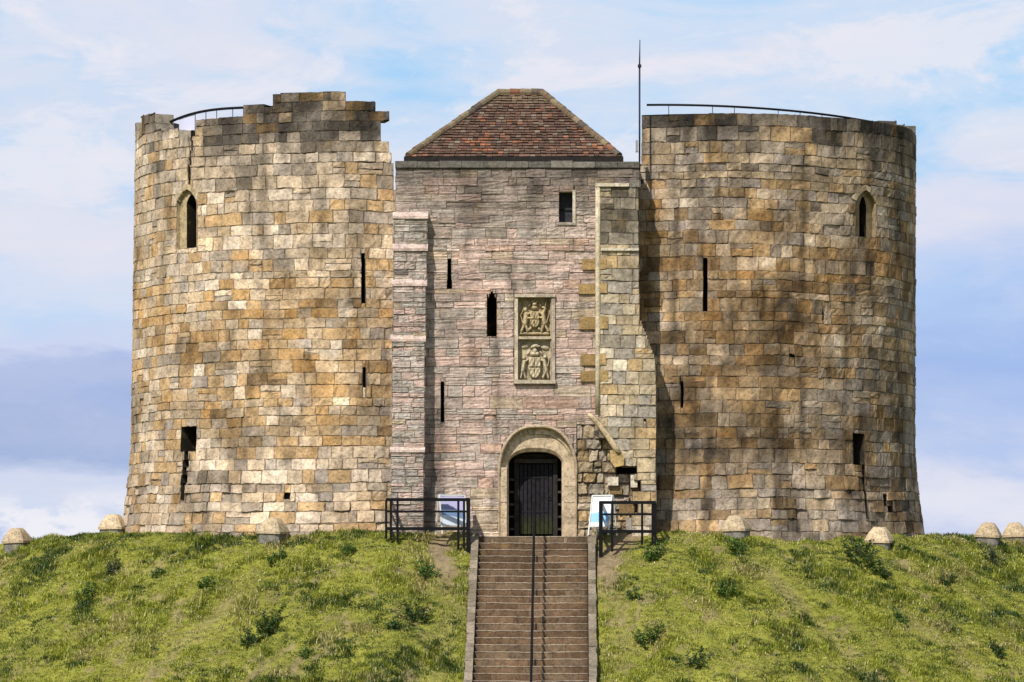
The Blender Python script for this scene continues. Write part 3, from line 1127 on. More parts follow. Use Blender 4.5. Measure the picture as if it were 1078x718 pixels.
def stain_butr(U, V):
    px, py = bpx(U), bpy_(V)
    s = .74 + .4 * fbm(px / 16, py / 16, 121)
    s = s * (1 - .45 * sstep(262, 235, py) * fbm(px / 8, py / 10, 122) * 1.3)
    return s * (1 - .3 * streaks(px, py, 123))


cuts_b = [(bx(right_edge(y + 2)), 99, bz(y + 4), bz(y)) for y in range(188, 402, 4)]
mb = MB()
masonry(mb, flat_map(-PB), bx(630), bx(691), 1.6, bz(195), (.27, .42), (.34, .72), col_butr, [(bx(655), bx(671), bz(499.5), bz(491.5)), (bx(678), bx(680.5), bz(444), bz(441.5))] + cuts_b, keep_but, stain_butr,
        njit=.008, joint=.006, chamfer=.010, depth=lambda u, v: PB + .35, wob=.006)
for ya, yb in ((195, 436),):
    masonry(mb, side_map(bx(629.5), -1), -PB + .0, .02, bz(yb), bz(ya), (.28, .42), (.2, .4), lambda u, v: pick([(CREAM, 2), (TAN, 2), (PALE, 1)]), (), None, None, njit=.01)
butr = mb.build('buttress', M_TOWER, keep)
butr['label'] = 'broad pale buttress with a broken lower edge beside the right tower'
# roll moulding, ledge and top coping of the panel
mb = MB()
mb.tube([(bx(629.5), -PB + .02, bz(y)) for y in (436, 380, 330, 260, 196)], .075, (.50, .42, .29), 8)
mb.build('roll_moulding', M_TRIM, butr, smooth=True)
mb = MB()
mb.box((bx(627), -PB - .07, bz(196.5)), (bx(662), -PB + .3, bz(193)), (.48, .42, .32))
mb.box((bx(663), -PB - .03, bz(197)), (bx(673), -PB + .3, bz(190)), (.2, .18, .15))
mb.build('coping', M_TRIM, butr)
mb = MB()
mb.box((bx(632.5), -PB - .07, bz(264)), (bx(672.5), -PB + .05, bz(261.5)), (.46, .41, .32))
mb.build('ledge', M_TRIM, butr)
# long ochre ties bonded across the joint with the gatehouse
for ya, yb, xa, xb in ((272, 283, 613, 638), (298, 308.5, 609, 639), (333, 346, 610, 640), (372, 384, 612, 638), (390, 401, 611, 640)):
    mb = MB()
    mb.box((bx(xa), -.055, bz(yb)), (bx(628), .02, bz(ya)), np.array((.30, .20, .085)) * rng.uniform(.85, 1.1))
    mb.build('tie_stone', M_TRIM, butr)
    mb = MB()
    mb.box((bx(631), -PB - .024, bz(yb)), (bx(xb), -PB + .05, bz(ya)), np.array((.32, .22, .095)) * rng.uniform(.85, 1.1))
    mb.build('tie_stone', M_TRIM, butr)
# springer of the lost porch vault: a weathered rib curving down to the right, and its corbel
mb = MB()
arc = []
for i in range(9):
    t_ = i / 8
    arc.append((bx(619 + 33 * t_ ** .92), -PB - .06, bz(436 + 42 * t_ ** 1.15)))
mb.tube(arc, [.06, .075, .08, .08, .085, .085, .09, .09, .08], (.42, .33, .20), 7)
mb.build('vault_rib', M_TRIM, butr, smooth=True)
mb = MB()
prof = [(642, 474), (654, 474), (657, 482), (656.5, 490), (647, 492), (643, 486)]
fr = np.array([(bx(a), -PB - .10, bz(b)) for a, b in prof]); bk = fr + np.array([0, PB + .05, 0])
n = len(prof)
mb.add(np.vstack([fr, bk]), [(i, (i + 1) % n, n + (i + 1) % n, n + i) for i in range(n)], col=(.37, .255, .11))
mb.poly(fr, (.38, .265, .115))
o = mb.build('corbel', M_TRIM, butr, recalc=True)
for (xa, ya, xb, yb, p, c) in ((640, 502, 651, 511, .22, PALE), (664, 500, 671, 513, .28, PALE), (659, 545, 670, 559, .26, COOL), (642, 512, 655, 520, .1, BROWN), (652, 528, 668, 541, .05, BROWN)):
    mb = MB()
    mb.box((bx(xa), -p, bz(yb)), (bx(xb), .05, bz(ya)), np.array(c) * .85)
    mb.build('broken_stone', M_TRIM, butr)

# ------------------------------------------------------------------ doorway
TANP = np.array((.48, .375, .25))
inner = jambs(arch_outline(535.5, 591.5, 566, 487, 475, 36, pointed=False))
mb = MB()
O = np.array([gconv(*p) for p in door_hood]); I_ = np.array([gconv(*p) for p in inner])
n = len(O)
steps = [(O, 0.0), (O, -.10), (I_ * .30 + O * .70, -.11), (I_ * .27 + O * .73, -.16), (I_ * .06 + O * .94 if False else I_ * .85 + O * .15, -.17), (I_, -.25), (I_, -.95)]
rings = [GF(P[:, 0], P[:, 1], np.full(n, d)) for P, d in steps]
cols = []
for k in range(len(rings)):
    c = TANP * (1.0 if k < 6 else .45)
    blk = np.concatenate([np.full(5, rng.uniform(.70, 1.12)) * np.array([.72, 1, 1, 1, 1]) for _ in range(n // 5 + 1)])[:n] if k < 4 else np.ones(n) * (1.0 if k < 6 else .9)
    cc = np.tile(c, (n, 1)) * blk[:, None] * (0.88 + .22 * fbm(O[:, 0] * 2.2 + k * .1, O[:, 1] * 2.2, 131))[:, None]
    cols.append(cc)
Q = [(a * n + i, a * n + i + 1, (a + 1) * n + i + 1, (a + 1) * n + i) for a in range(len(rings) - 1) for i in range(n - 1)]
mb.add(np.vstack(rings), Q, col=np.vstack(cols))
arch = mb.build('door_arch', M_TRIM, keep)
# hood mould following the outer arch
mb = MB()
hp = list(door_hood)
hp2 = []
for (xa, ya), (xb, yb) in zip(hp[:-1], hp[1:]):
    for q in (0, .5):
        hp2.append((xa + (xb - xa) * q, ya + (yb - ya) * q))
hp2.append(hp[-1])
mb.tube([(gx(x), -.03, gz(y)) for x, y in hp2], [.03 if y > 500 else .05 for x, y in hp2], (.34, .265, .175), 7)
mb.build('hood_mould', M_TRIM, arch, smooth=True)
# jamb quoins: big pale blocks each side
y = 492
while y < 563:
    y2 = min(y + rng.uniform(16, 28), 568)
    for xa, xb in ((526.5, 533.5), (594, 605.5)):
        mb = MB()
        mb.box((gx(xa), -.022 + rng.uniform(-.008, .008), gz(y2) + .012), (gx(xb), .14, gz(y)), TANP * rng.uniform(.82, 1.08))
        mb.build('jamb_stone', M_TRIM, arch)
    y = y2
# oak door, recessed
DY = .80
DD = CD + DY
dx_ = lambda q: (q - 539) / F * DD
dz_ = lambda q: (HY - q) / F * DD
mb = MB()
mb.box((dx_(534), DY + .12, 1.7), (dx_(594), DY + .2, dz_(470)), (.012, .011, .010))
door = mb.build('door', M_WOOD, keep)
mb = MB()
x = 546.5
while x < 582:
    w = 4.4
    zb, zt = dz_(562), dz_(489)
    k = 8
    zz = np.linspace(zb, zt, k)
    y0 = DY + rng.uniform(0, .012)
    xa, xb = dx_(x) + .006, dx_(x + w) - .006
    V = []; C = []
    tint = rng.uniform(.8, 1.25)
    for z in zz:
        V += [(xa, y0 + .02, z), (xa + .008, y0, z), (xb - .008, y0, z), (xb, y0 + .02, z)]
        gsn = float(sstep(zb + .62, zb + .12, z))
        c = np.array((.020, .019, .022)) * tint * (1 - gsn * .8) + np.array((.034, .040, .012)) * gsn * .8
        C += [c] * 4
    Q = [(i * 4 + j, i * 4 + j + 1, i * 4 + j + 5, i * 4 + j + 4) for i in range(k - 1) for j in range(3)]
    mb.add(V, Q, col=np.array(C))
    x += w
mb.build('door_planks', M_WOOD, door)
mb = MB()
for xa, xb in ((541.5, 546.2), (582.3, 586.8)):
    mb.box((dx_(xa), DY - .05, 1.8), (dx_(xb), DY + .08, dz_(487)), (.030, .027, .024))
mb.box((dx_(541.5), DY - .05, dz_(487.5)), (dx_(586.8), DY + .08, dz_(483)), (.05, .045, .04))
mb.box((dx_(541.5), DY - .02, dz_(482)), (dx_(586.8), DY + .08, dz_(478)), (.024, .021, .018))
mb.build('door_frame', M_WOOD, door)
for xa, xb in ((536.2, 541.0), (587.2, 591.5)):
    for yy in (504, 517, 530, 543, 556):
        mb = MB()
        mb.box((dx_(xa), DY - .16, dz_(yy + 2.2)), (dx_(xb), DY + .04, dz_(yy)), (.055, .048, .038))
        mb.build('side_rail', M_WOOD, door)
for yy in (502, 538):
    mb = MB()
    mb.box((dx_(547), DY - .012, dz_(yy + 1.6)), (dx_(576), DY + .001, dz_(yy)), (.015, .015, .016))
    mb.build('hinge', M_IRON, door)
mb = MB()
mb.tube([(dx_(578) + .05 * math.cos(q), DY - .03, dz_(524) + .05 * math.sin(q)) for q in np.linspace(0, 6.28, 13)], .010, (.02, .02, .02), 6)
mb.build('ring_handle', M_IRON, door)

# ------------------------------------------------------------------ carved arms over the door
mb = MB()
fx0, fx1, fy0, fy1 = 542, 583.5, 310.5, 403
def fbox(xa, ya, xb, yb, n0, n1, c):
    mb.box((gx(xa), -n1, gz(yb)), (gx(xb), -n0, gz(ya)), c)
PF = (.47, .39, .28)
fbox(541.5, 309.5, 584.5, 313, -.2, .10, (.40, .335, .25))
fbox(541.5, 313.1, 545.2, 400, -.2, .06, PF)
fbox(580.5, 313.1, 584.3, 400, -.2, .06, (.36, .29, .22))
fbox(545.3, 354.2, 580.4, 357, -.2, .03, (.40, .33, .23))
fbox(541.0, 400.1, 585.0, 404, -.2, .12, (.36, .30, .22))
for q in (546.0, 579.6):
    fbox(q, 313.1, q + .6, 354, -.14, -.02, PF)
    fbox(q, 357.1, q + .6, 400, -.14, -.02, PF)
panel = mb.build('armorial_frame', M_TRIM, keep)


def relief(xa, ya, xb, yb, shapes, name, tone):
    n = 84
    u = np.linspace(0, 1, n); v = np.linspace(0, 1, n)
    U, V = np.meshgrid(u, v)
    X = (U - .5) * 2; Yv = (V - .5) * 2
    H = np.zeros_like(U)
    for sh in shapes:
        if sh[0] == 'e':      # ellipse: cx, cy, rx, ry, height, angle
            _, cx, cy, rx, ry, h, a = sh
            ca, sa = math.cos(a), math.sin(a)
            p = (X - cx) * ca + (Yv - cy) * sa; q = -(X - cx) * sa + (Yv - cy) * ca
            d = (p / rx) ** 2 + (q / ry) ** 2
            H = np.maximum(H, h * np.sqrt(np.clip(1 - d, 0, 1)) ** .8)
        elif sh[0] == 'c':    # capsule: x0,y0,x1,y1,r,h
            _, x0, y0, x1, y1, rr, h = sh
            t_ = np.clip(((X - x0) * (x1 - x0) + (Yv - y0) * (y1 - y0)) / ((x1 - x0) ** 2 + (y1 - y0) ** 2 + 1e-9), 0, 1)
            d = np.hypot(X - x0 - t_ * (x1 - x0), Yv - y0 - t_ * (y1 - y0)) / rr
            H = np.maximum(H, h * np.sqrt(np.clip(1 - d * d, 0, 1)) ** .8)
        elif sh[0] == 's':    # shield: cx, cy, w, h, height, quartered
            _, cx, cy, w, hh, h = sh
            p = (X - cx) / w; q = (Yv - cy) / hh
            inside = (np.abs(p) < np.where(q > -.1, 1, np.sqrt(np.clip(1 - ((q + .1) / .9) ** 2, 0, 1)))) & (q < .95) & (q > -1)
            H = np.where(inside, np.maximum(H, h - .3 * h * ((np.abs(p) < .06) | (np.abs(q) < .06)) + .25 * h * np.sin(p * 9) * np.sin(q * 9) * .5), H)
    H = H + (fbm(U * 14, V * 14, 141, 3) - .5) * .03
    P = np.stack([gx(xa) + U * (gx(xb) - gx(xa)), .17 - H * .20, gz(yb) + V * (gz(ya) - gz(yb))], -1)
    C = np.array(tone)[None, None] * (.72 + .5 * fbm(U * 6, V * 6, 143, 4))[..., None] * (.9 + .35 * np.clip(H, 0, 1))[..., None]
    mb = MB()
    mb.add(P.reshape(-1, 3), grid_faces(n, n), col=C.reshape(-1, 3))
    return mb.build(name, M_TRIM, panel, smooth=True)


up = [('s', 0, -.12, .27, .42, .7), ('e', 0, -.1, .36, .46, .45, 0), ('e', 0, .48, .2, .15, .8, 0), ('e', 0, .66, .16, .12, .9, 0), ('e', -.12, .8, .07, .08, .8, 0), ('e', .12, .8, .07, .08, .8, 0), ('e', 0, .86, .06, .08, .9, 0),
      # lion (left), upright
      ('c', -.58, -.35, -.5, .18, .15, .9), ('e', -.56, .36, .15, .16, 1.0, 0), ('c', -.5, .1, -.3, .2, .07, .8), ('c', -.52, -.05, -.32, -.05, .07, .75), ('c', -.6, -.38, -.78, -.72, .09, .8), ('c', -.55, -.38, -.42, -.72, .09, .8), ('c', -.72, -.3, -.84, .1, .045, .6), ('c', -.84, .1, -.74, .24, .04, .6),
      # unicorn (right)
      ('c', .58, -.35, .5, .16, .14, .9), ('c', .5, .16, .62, .42, .10, .9), ('e', .56, .46, .16, .08, .95, -.5), ('c', .62, .52, .74, .92, .03, .8), ('c', .5, .1, .3, .22, .06, .8), ('c', .52, -.05, .32, -.02, .06, .75), ('c', .6, -.38, .8, -.72, .085, .8), ('c', .55, -.38, .42, -.72, .085, .8), ('c', .72, -.28, .86, .14, .04, .6),
      # scroll and scrolling foliage
      ('c', -.85, -.84, .85, -.84, .08, .6), ('e', -.3, -.62, .16, .09, .7, .5), ('e', .3, -.62, .16, .09, .7, -.5), ('e', -.3, .62, .14, .07, .5, .7), ('e', .32, .62, .14, .07, .5, -.7), ('e', -.88, .55, .08, .28, .35, 0), ('e', .9, .0, .07, .3, .35, 0)]
lo = [('s', 0, -.38, .34, .52, .85), ('e', 0, -.35, .42, .55, .5, 0), ('c', -.16, .28, .16, .28, .12, .9), ('e', 0, .42, .17, .17, .95, 0), ('e', 0, .66, .24, .11, .9, .25), ('c', -.2, .6, .3, .66, .05, .8),
      ('c', -.72, -.55, -.62, -.1, .12, .85), ('e', -.64, .08, .12, .12, .9, 0), ('c', -.6, -.1, -.4, .0, .055, .8), ('c', -.74, -.58, -.82, -.88, .07, .7), ('c', -.66, -.58, -.55, -.88, .07, .7),
      ('c', .70, -.55, .58, -.08, .13, .95), ('e', .62, .12, .13, .12, 1.0, 0), ('c', .58, -.08, .36, -.02, .06, .85), ('c', .72, -.58, .82, -.88, .08, .85), ('c', .66, -.58, .5, -.86, .08, .85), ('c', .78, -.3, .9, .1, .04, .6),
      ('e', -.55, .68, .3, .12, .3, .2), ('e', .6, .62, .28, .14, .3, -.2), ('e', -.36, .35, .16, .07, .35, .8), ('e', .38, .35, .16, .07, .35, -.8)]
relief(545.2, 313, 580.5, 354.2, up, 'royal_arms', (.33, .26, .15))
relief(545.2, 357, 580.5, 400.1, lo, 'family_arms', (.37, .31, .21))

# ------------------------------------------------------------------ roof
EZ = W(0, 165.5, .3)[1]
EX0, EX1 = W(427.5, 0, .3)[0], W(654, 0, .3)[0]
EY0, EY1 = .30, 6.2
RX0, RX1 = W(525.5, 0, 3.25)[0], W(570.5, 0, 3.25)[0]
RZ = W(0, 99, 3.25)[1]
RY = 3.25


def tile_plane(mb, A, B, Cc, Dd, rows, s):
    """tiled slope; A-B eave, Dd-Cc head (Dd above A)"""
    A, B, Cc, Dd = (np.array(q, float) for q in (A, B, Cc, Dd))
    nrm = np.cross(B - A, Dd - A); nrm /= np.linalg.norm(nrm)
    for k in range(rows):
        t0, t1 = k / rows, min((k + 1.25) / rows, 1)
        l0, r0_ = A + (Dd - A) * t0, B + (Cc - B) * t0
        l1, r1 = A + (Dd - A) * t1, B + (Cc - B) * t1
        wid = np.linalg.norm(r0_ - l0)
        nt = max(1, int(wid / .15))
        off = (.5 if k % 2 else 0)
        sag = rng.uniform(-.006, .006)
        for j in range(-1, nt + 1):
            f0 = np.clip((j + off) / nt, 0, 1); f1 = np.clip((j + off + 1) / nt, 0, 1)
            if f1 - f0 < .004:
                continue
            # keep tile sides parallel: map on width of the lower edge
            p0, p1 = l0 + (r0_ - l0) * f0, l0 + (r0_ - l0) * f1
            dirx = (r0_ - l0) / wid
            def clampx(base, l, r):
                w_ = np.dot(base - l, dirx)
                return l + dirx * np.clip(w_, 0, np.linalg.norm(r - l))
            q0 = clampx(p0 + (l1 - l0) - dirx * np.dot(l1 - l0, dirx), l1, r1); q1 = clampx(p1 + (l1 - l0) - dirx * np.dot(l1 - l0, dirx), l1, r1)
            lift = .046 + rng.uniform(-.010, .016) + sag
            drop = (l0 - l1) / np.linalg.norm(l1 - l0) * rng.uniform(-.012, .02)
            gap = dirx * .004
            cn = float(fbm(p0[0] * .9 + 7, t0 * 7, s, 3)); cn2 = rng.random()
            if cn2 < .02 + 1.7 * max(0, cn - .54):
                c = np.array((.24, .105, .058))
            elif cn2 < .36:
                c = np.array((.135, .076, .054))
            elif cn2 < .86:
                c = np.array((.105, .065, .048))
            else:
                c = np.array((.165, .125, .09))
            if t0 > .8:
                c = c * .6 + np.array((.16, .125, .075)) * .5
            c = c * rng.uniform(.7, 1.2)
            V = [p0 + gap + nrm * lift + drop, p1 - gap + nrm * lift + drop, q1 - gap + nrm * .004, q0 + gap + nrm * .004,
                 p0 + gap + nrm * (lift - .022) + drop, p1 - gap + nrm * (lift - .022) + drop, q1 - gap - nrm * .018, q0 + gap - nrm * .018]
            mb.add(V, [(0, 1, 2, 3), (0, 4, 5, 1), (1, 5, 6, 2), (3, 7, 4, 0)], col=c)
    mb.add([A - nrm * .03, B - nrm * .03, Cc - nrm * .03, Dd - nrm * .03], [(0, 1, 2, 3)], col=(.03, .025, .02))


mb = MB()
tile_plane(mb, (EX0, EY0, EZ), (EX1, EY0, EZ), (RX1, RY, RZ), (RX0, RY, RZ), 24, 151)
tile_plane(mb, (EX0, EY1, EZ), (EX0, EY0, EZ), (RX0, RY, RZ), (RX0, RY + .02, RZ), 24, 152)
tile_plane(mb, (EX1, EY0, EZ), (EX1, EY1, EZ), (RX1, RY + .02, RZ), (RX1, RY, RZ), 24, 153)
tile_plane(mb, (EX1, EY1, EZ), (EX0, EY1, EZ), (RX0, RY + .02, RZ), (RX1, RY + .02, RZ), 24, 154)
roof = mb.build('roof', M_TILE, keep)
mb = MB()


def ridge_run(p, q, nseg, r0):
    p = Vector(p); q = Vector(q)
    for i in range(nseg):
        a = p.lerp(q, i / nseg); b = p.lerp(q, (i + 1.08) / nseg)
        c = .78 * np.array(pick([((.21, .165, .10), 3), ((.17, .12, .075), 2.5), ((.24, .11, .065), .6), ((.13, .105, .08), 2)])) * rng.uniform(.85, 1.15)
        jit = Vector((0, 0, rng.uniform(-.01, .012)))
        mb.tube([a + jit, b + jit], [r0 * 1.06, r0 * .94], c, 10)


UPZ = .05
ridge_run((EX0 + .06, EY0 + .04, EZ + UPZ), (RX0, RY, RZ + UPZ), 14, .105)
ridge_run((EX1 - .06, EY0 + .04, EZ + UPZ), (RX1, RY, RZ + UPZ), 14, .105)
ridge_run((EX0 + .06, EY1 - .04, EZ + UPZ), (RX0, RY, RZ + UPZ), 14, .105)
ridge_run((EX1 - .06, EY1 - .04, EZ + UPZ), (RX1, RY, RZ + UPZ), 14, .105)
ridge_run((RX0, RY, RZ + UPZ), (RX1, RY, RZ + UPZ), 4, .11)
mb.build('hip_tiles', M_TILE, roof)
mb = MB()
mb.box((EX0 - .06, EY0 - .09, EZ - .15), (EX1 + .06, EY0 + .05, EZ + .012), (.022, .019, .017))
mb.box((EX0 - .06, EY0 + .06, EZ - .15), (EX0 + .06, EY1 + .09, EZ + .0), (.022, .019, .017))
mb.box((EX1 - .06, EY0 + .06, EZ - .15), (EX1 + .06, EY1 + .09, EZ + .0), (.022, .019, .017))
mb.box((EX0 + .07, EY0 + .06, EZ - .13), (EX1 - .07, EY1, EZ - .05), (.02, .018, .016))
mb.build('eaves_gutter', M_WOOD, roof)

# ------------------------------------------------------------------ railings on the wall heads, mast
BLK = (.005, .005, .006)


def rim_rail(lobe, rr, pts, name, label):
    """pts: photo (px, py) along the rail"""
    P = []
    for px, py in pts:
        d = CD + 1.5
        for _ in range(10):
            x = (px - 539) / F * d
            q = max(-1, min(1, (x - lobe.cx) / rr))
            d = CD + LY - rr * math.cos(math.asin(q))
        P.append(((px - 539) / F * d, d - CD, (HY - py) / F * d))
    return P


def curve_pts(tab, n):
    xs = [a for a, _ in tab]; ys = [b for _, b in tab]
    q = np.linspace(xs[0], xs[-1], n)
    # smooth interpolation
    co = np.polyfit(xs, ys, min(4, len(xs) - 1))
    return [(float(a), float(np.polyval(co, a))) for a in q]


rl = thing('rooftop_railing', 'thin black curved safety railing along the top of the right tower', 'railing', (RCX, LY - 5.6, 13.8))
P = rim_rail(RL, 5.6, curve_pts([(681, 110.5), (740, 111), (800, 114), (860, 119.5), (910, 127), (946, 134.5)], 24), '', '')
mb = MB(); mb.tube(P, .035, BLK, 6); mb.build('rail', M_IRON, rl, smooth=True)
for px in (708, 745, 768, 818, 838, 865, 895, 922, 940):
    p = min(P, key=lambda q: abs(PX(*q)[0] - px))
    mb = MB(); mb.tube([(p[0], p[1], 13.4), p], .013, (.09, .09, .1), 5); mb.build('post', M_IRON, rl)

rl2 = thing('rooftop_railing', 'short black curved railing with a pale panel on top of the left tower', 'railing', (LCX - 3, LY - 4.8, 13.8))
P = rim_rail(LL, 5.7, curve_pts([(166, 135.5), (180, 128), (200, 120.5), (225, 115.5), (262, 113)], 18), '', '')
mb = MB(); mb.tube(P, .04, BLK, 6); mb.build('rail', M_IRON, rl2, smooth=True)
P2 = [(p[0], p[1], p[2] - .62) for p in P]
mb = MB(); mb.tube(P2, .025, (.05, .05, .09), 6); mb.build('lower_rail', M_IRON, rl2, smooth=True)
for px in (172, 205, 217, 228, 247, 258):
    p = min(P, key=lambda q: abs(PX(*q)[0] - px))
    mb = MB(); mb.tube([(p[0], p[1], 13.4), p], .015, (.12, .12, .14), 5); mb.build('post', M_IRON, rl2)
mb = MB()
pa = [p for p in P if 184 < PX(*p)[0] < 208]
n = len(pa)
V = []
for off in (0, .012):
    V += [(p[0], p[1] + off, p[2] - .03) for p in pa] + [(p[0], p[1] + off, p[2] - .60) for p in pa]
Q = [(i, i + 1, n + i + 1, n + i) for i in range(n - 1)] + [(2 * n + i, 3 * n + i, 3 * n + i + 1, 2 * n + i + 1) for i in range(n - 1)]
Q += [(0, n, 3 * n, 2 * n), (n - 1, 3 * n - 1, 4 * n - 1, 2 * n - 1)]
mb.add(V, Q, col=(.50, .51, .66))
mb.build('sign_panel', M_PANEL, rl2)

mast = thing('radio_mast', 'slender dark aerial mast rising at the corner of the right tower', 'mast', (W(673.5, 0, .45)[0], .35, 12.4))
mx = W(673.3, 0, .3)[0]
mb = MB(); mb.tube([(mx, .3, W(0, 196, .3)[1]), (mx, .3, W(0, 68, .3)[1])], .026, (.02, .024, .05), 8); mb.build('pole', M_IRON, mast, smooth=True)
mb = MB(); mb.tube([(mx, .3, W(0, 68, .3)[1]), (mx + .01, .3, W(0, 42, .3)[1])], [.022, .012], (.03, .03, .05), 6); mb.build('aerial', M_IRON, mast, smooth=True)
mb = MB(); mb.box((mx - .05, .24, W(0, 71, .3)[1]), (mx + .05, .36, W(0, 68, .3)[1]), (.02, .02, .03)); mb.build('collar', M_IRON, mast)
mb = MB()
mb.box((mx - .11, .18, W(0, 160, .3)[1]), (mx - .045, .42, W(0, 148, .3)[1]), (.25, .25, .25))
mb.build('junction_box', M_IRON, mast)
mb = MB()
mb.box((mx - .06, .22, W(0, 193, .3)[1]), (mx + .12, .40, W(0, 189, .3)[1]), (.02, .02, .025))
mb.build('bracket', M_IRON, mast)

# ------------------------------------------------------------------ stairs
stair = thing('staircase', 'long straight flight of worn brown stone steps climbing to the castle door', 'stairs', (STX(-.6), -.6, 2.0))
NS = 30
for i in range(NS):
    mb = MB()
    y1 = ST_Y0 - TREAD * i; y0 = y1 - .03
    zt = ST_Z0 - RISE * i
    xc = STX(y1)
    cuts = sorted([-1.53, 1.53] + [rng.uniform(-1.3, 1.3) for _ in range(rng.choice([1, 2, 2, 3]))])
    for a, b in zip(cuts[:-1], cuts[1:]):
        if b - a < .1:
            continue
        c = np.array((.158, .100, .058)) * rng.uniform(.72, 1.25)
        if rng.random() < .3:
            c = np.array((.19, .13, .08)) * rng.uniform(.8, 1.1)
        n = max(3, int((b - a) / .12))
        xs = np.linspace(a + .003, b - .003, n)
        dz = nr.normal(0, .004, n) - .012 * np.exp(-((xs) / .5) ** 2)
        dy = nr.normal(0, .005, n)
        prof = [(TREAD + .06, 0, .55), (.03, 0, 1.0), (.004, -.006, 1.9), (0, -.022, 1.6), (.003, -.032, 1.0), (.010, -.042, .95), (.012, -RISE - .08, .8)]
        V = []; C = []
        for (py_, pz_, k) in prof:
            for q in range(n):
                V.append((xc + xs[q], y0 + py_ + dy[q], zt + pz_ + dz[q]))
                # worn nosing, its sunlit edge also painted pale
                worn = np.array((.40, .33, .25))
                e_ = 1.53 - abs(xs[q])
                dirt = (1 - .45 * math.exp(-e_ / .16)) * (.72 + .5 * float(fbm(xs[q] * 1.6 + 40, i * .8, 181, 3)))
                C.append((c * k if k <= 1.0 else c * .25 + worn * .62 * (k / 1.9)) * dirt)
        m_ = len(prof)
        Q = [(r0_ * n + q, r0_ * n + q + 1, (r0_ + 1) * n + q + 1, (r0_ + 1) * n + q) for r0_ in range(m_ - 1) for q in range(n - 1)]
        mb.add(V, [tuple(reversed(f)) for f in Q], col=np.array(C))
        for e in (0, n - 1):
            ids = [r0_ * n + e for r0_ in range(m_)]
            P = [V[k] for k in ids]
            mb.poly(P, c * .5)
    mb.build('step', M_STEP, stair)
for sgn in (-1, 1):
    mb = MB()
    y = ST_Y0 + .35
    while y > ST_Y0 - TREAD * NS:
        L = rng.uniform(.32, .62)
        ya, yb = y - L, y
        za = ST_Z0 - (ST_Y0 - ya) / TREAD * RISE + .10; zb = ST_Z0 - (ST_Y0 - yb) / TREAD * RISE + .10
        za = min(za, ST_Z0 + .05); zb = min(zb, ST_Z0 + .05)
        w0 = 1.545; w1 = 1.76 + rng.uniform(-.02, .02)
        xA, xB = (STX(y) + sgn * w0, STX(y) + sgn * w1)
        if xA > xB: xA, xB = xB, xA
        c = np.array(pick([((.23, .19, .14), 3), ((.18, .15, .11), 3), ((.14, .115, .08), 2), ((.29, .25, .19), 1)])) * rng.uniform(.85, 1.1)
        j = rng.uniform(-.03, .03)
        V = [(xA, ya + .01, za - .7), (xB, ya + .01, za - .7), (xB, yb, zb - .7), (xA, yb, zb - .7), (xA, ya + .01, za + j), (xB, ya + .01, za + j), (xB, yb, zb + j), (xA, yb, zb + j)]
        mb.add(V, [(0, 3, 2, 1), (4, 5, 6, 7), (0, 1, 5, 4), (1, 2, 6, 5), (2, 3, 7, 6), (3, 0, 4, 7)], col=c)
        y -= L
    mb.build('kerb', M_STEP, stair)
mb = MB()
for i in range(4):
    xa = STX(0) - 1.8 + i * .9
    mb.box((xa, -.82 + .06, 1.2), (xa + .893, .95, ST_Z0 - .004 + rng.uniform(-.003, .003)), np.array((.26, .20, .14)) * rng.uniform(.85, 1.1))
struct(mb.build('path', M_STEP))

hr = thing('handrail', 'single black handrail running down the middle of the stone steps', 'handrail', (STX(-.9) + .02, -.9, ST_Z0))
HX = lambda y: STX(y) + .035
zr = lambda y: ST_Z0 - (ST_Y0 - y) / TREAD * RISE
ys_ = np.linspace(-.95, -11.0, 14)
top = [(HX(-.72), -.72, zr(-.75) + .02), (HX(-.72), -.72, zr(-.75) + .90), (HX(-.80), -.80, zr(-.8) + .96)] + [(HX(y), y, zr(y) + .95) for y in ys_]
mb = MB(); mb.tube(top, .034, BLK, 8); mb.build('rail', M_IRON, hr, smooth=True)
for i in (4, 9, 14, 19, 24):
    y = ST_Y0 - TREAD * (i - .5)
    mb = MB(); mb.tube([(HX(y), y, ST_Z0 - RISE * i - .02), (HX(y), y, zr(y) + .93)], .026, BLK, 8); mb.build('post', M_IRON, hr, smooth=True)


# ------------------------------------------------------------------ black railings each side of the steps
def gh(x, y):
    return float(mound_h(np.array([x]), np.array([y]))[0])


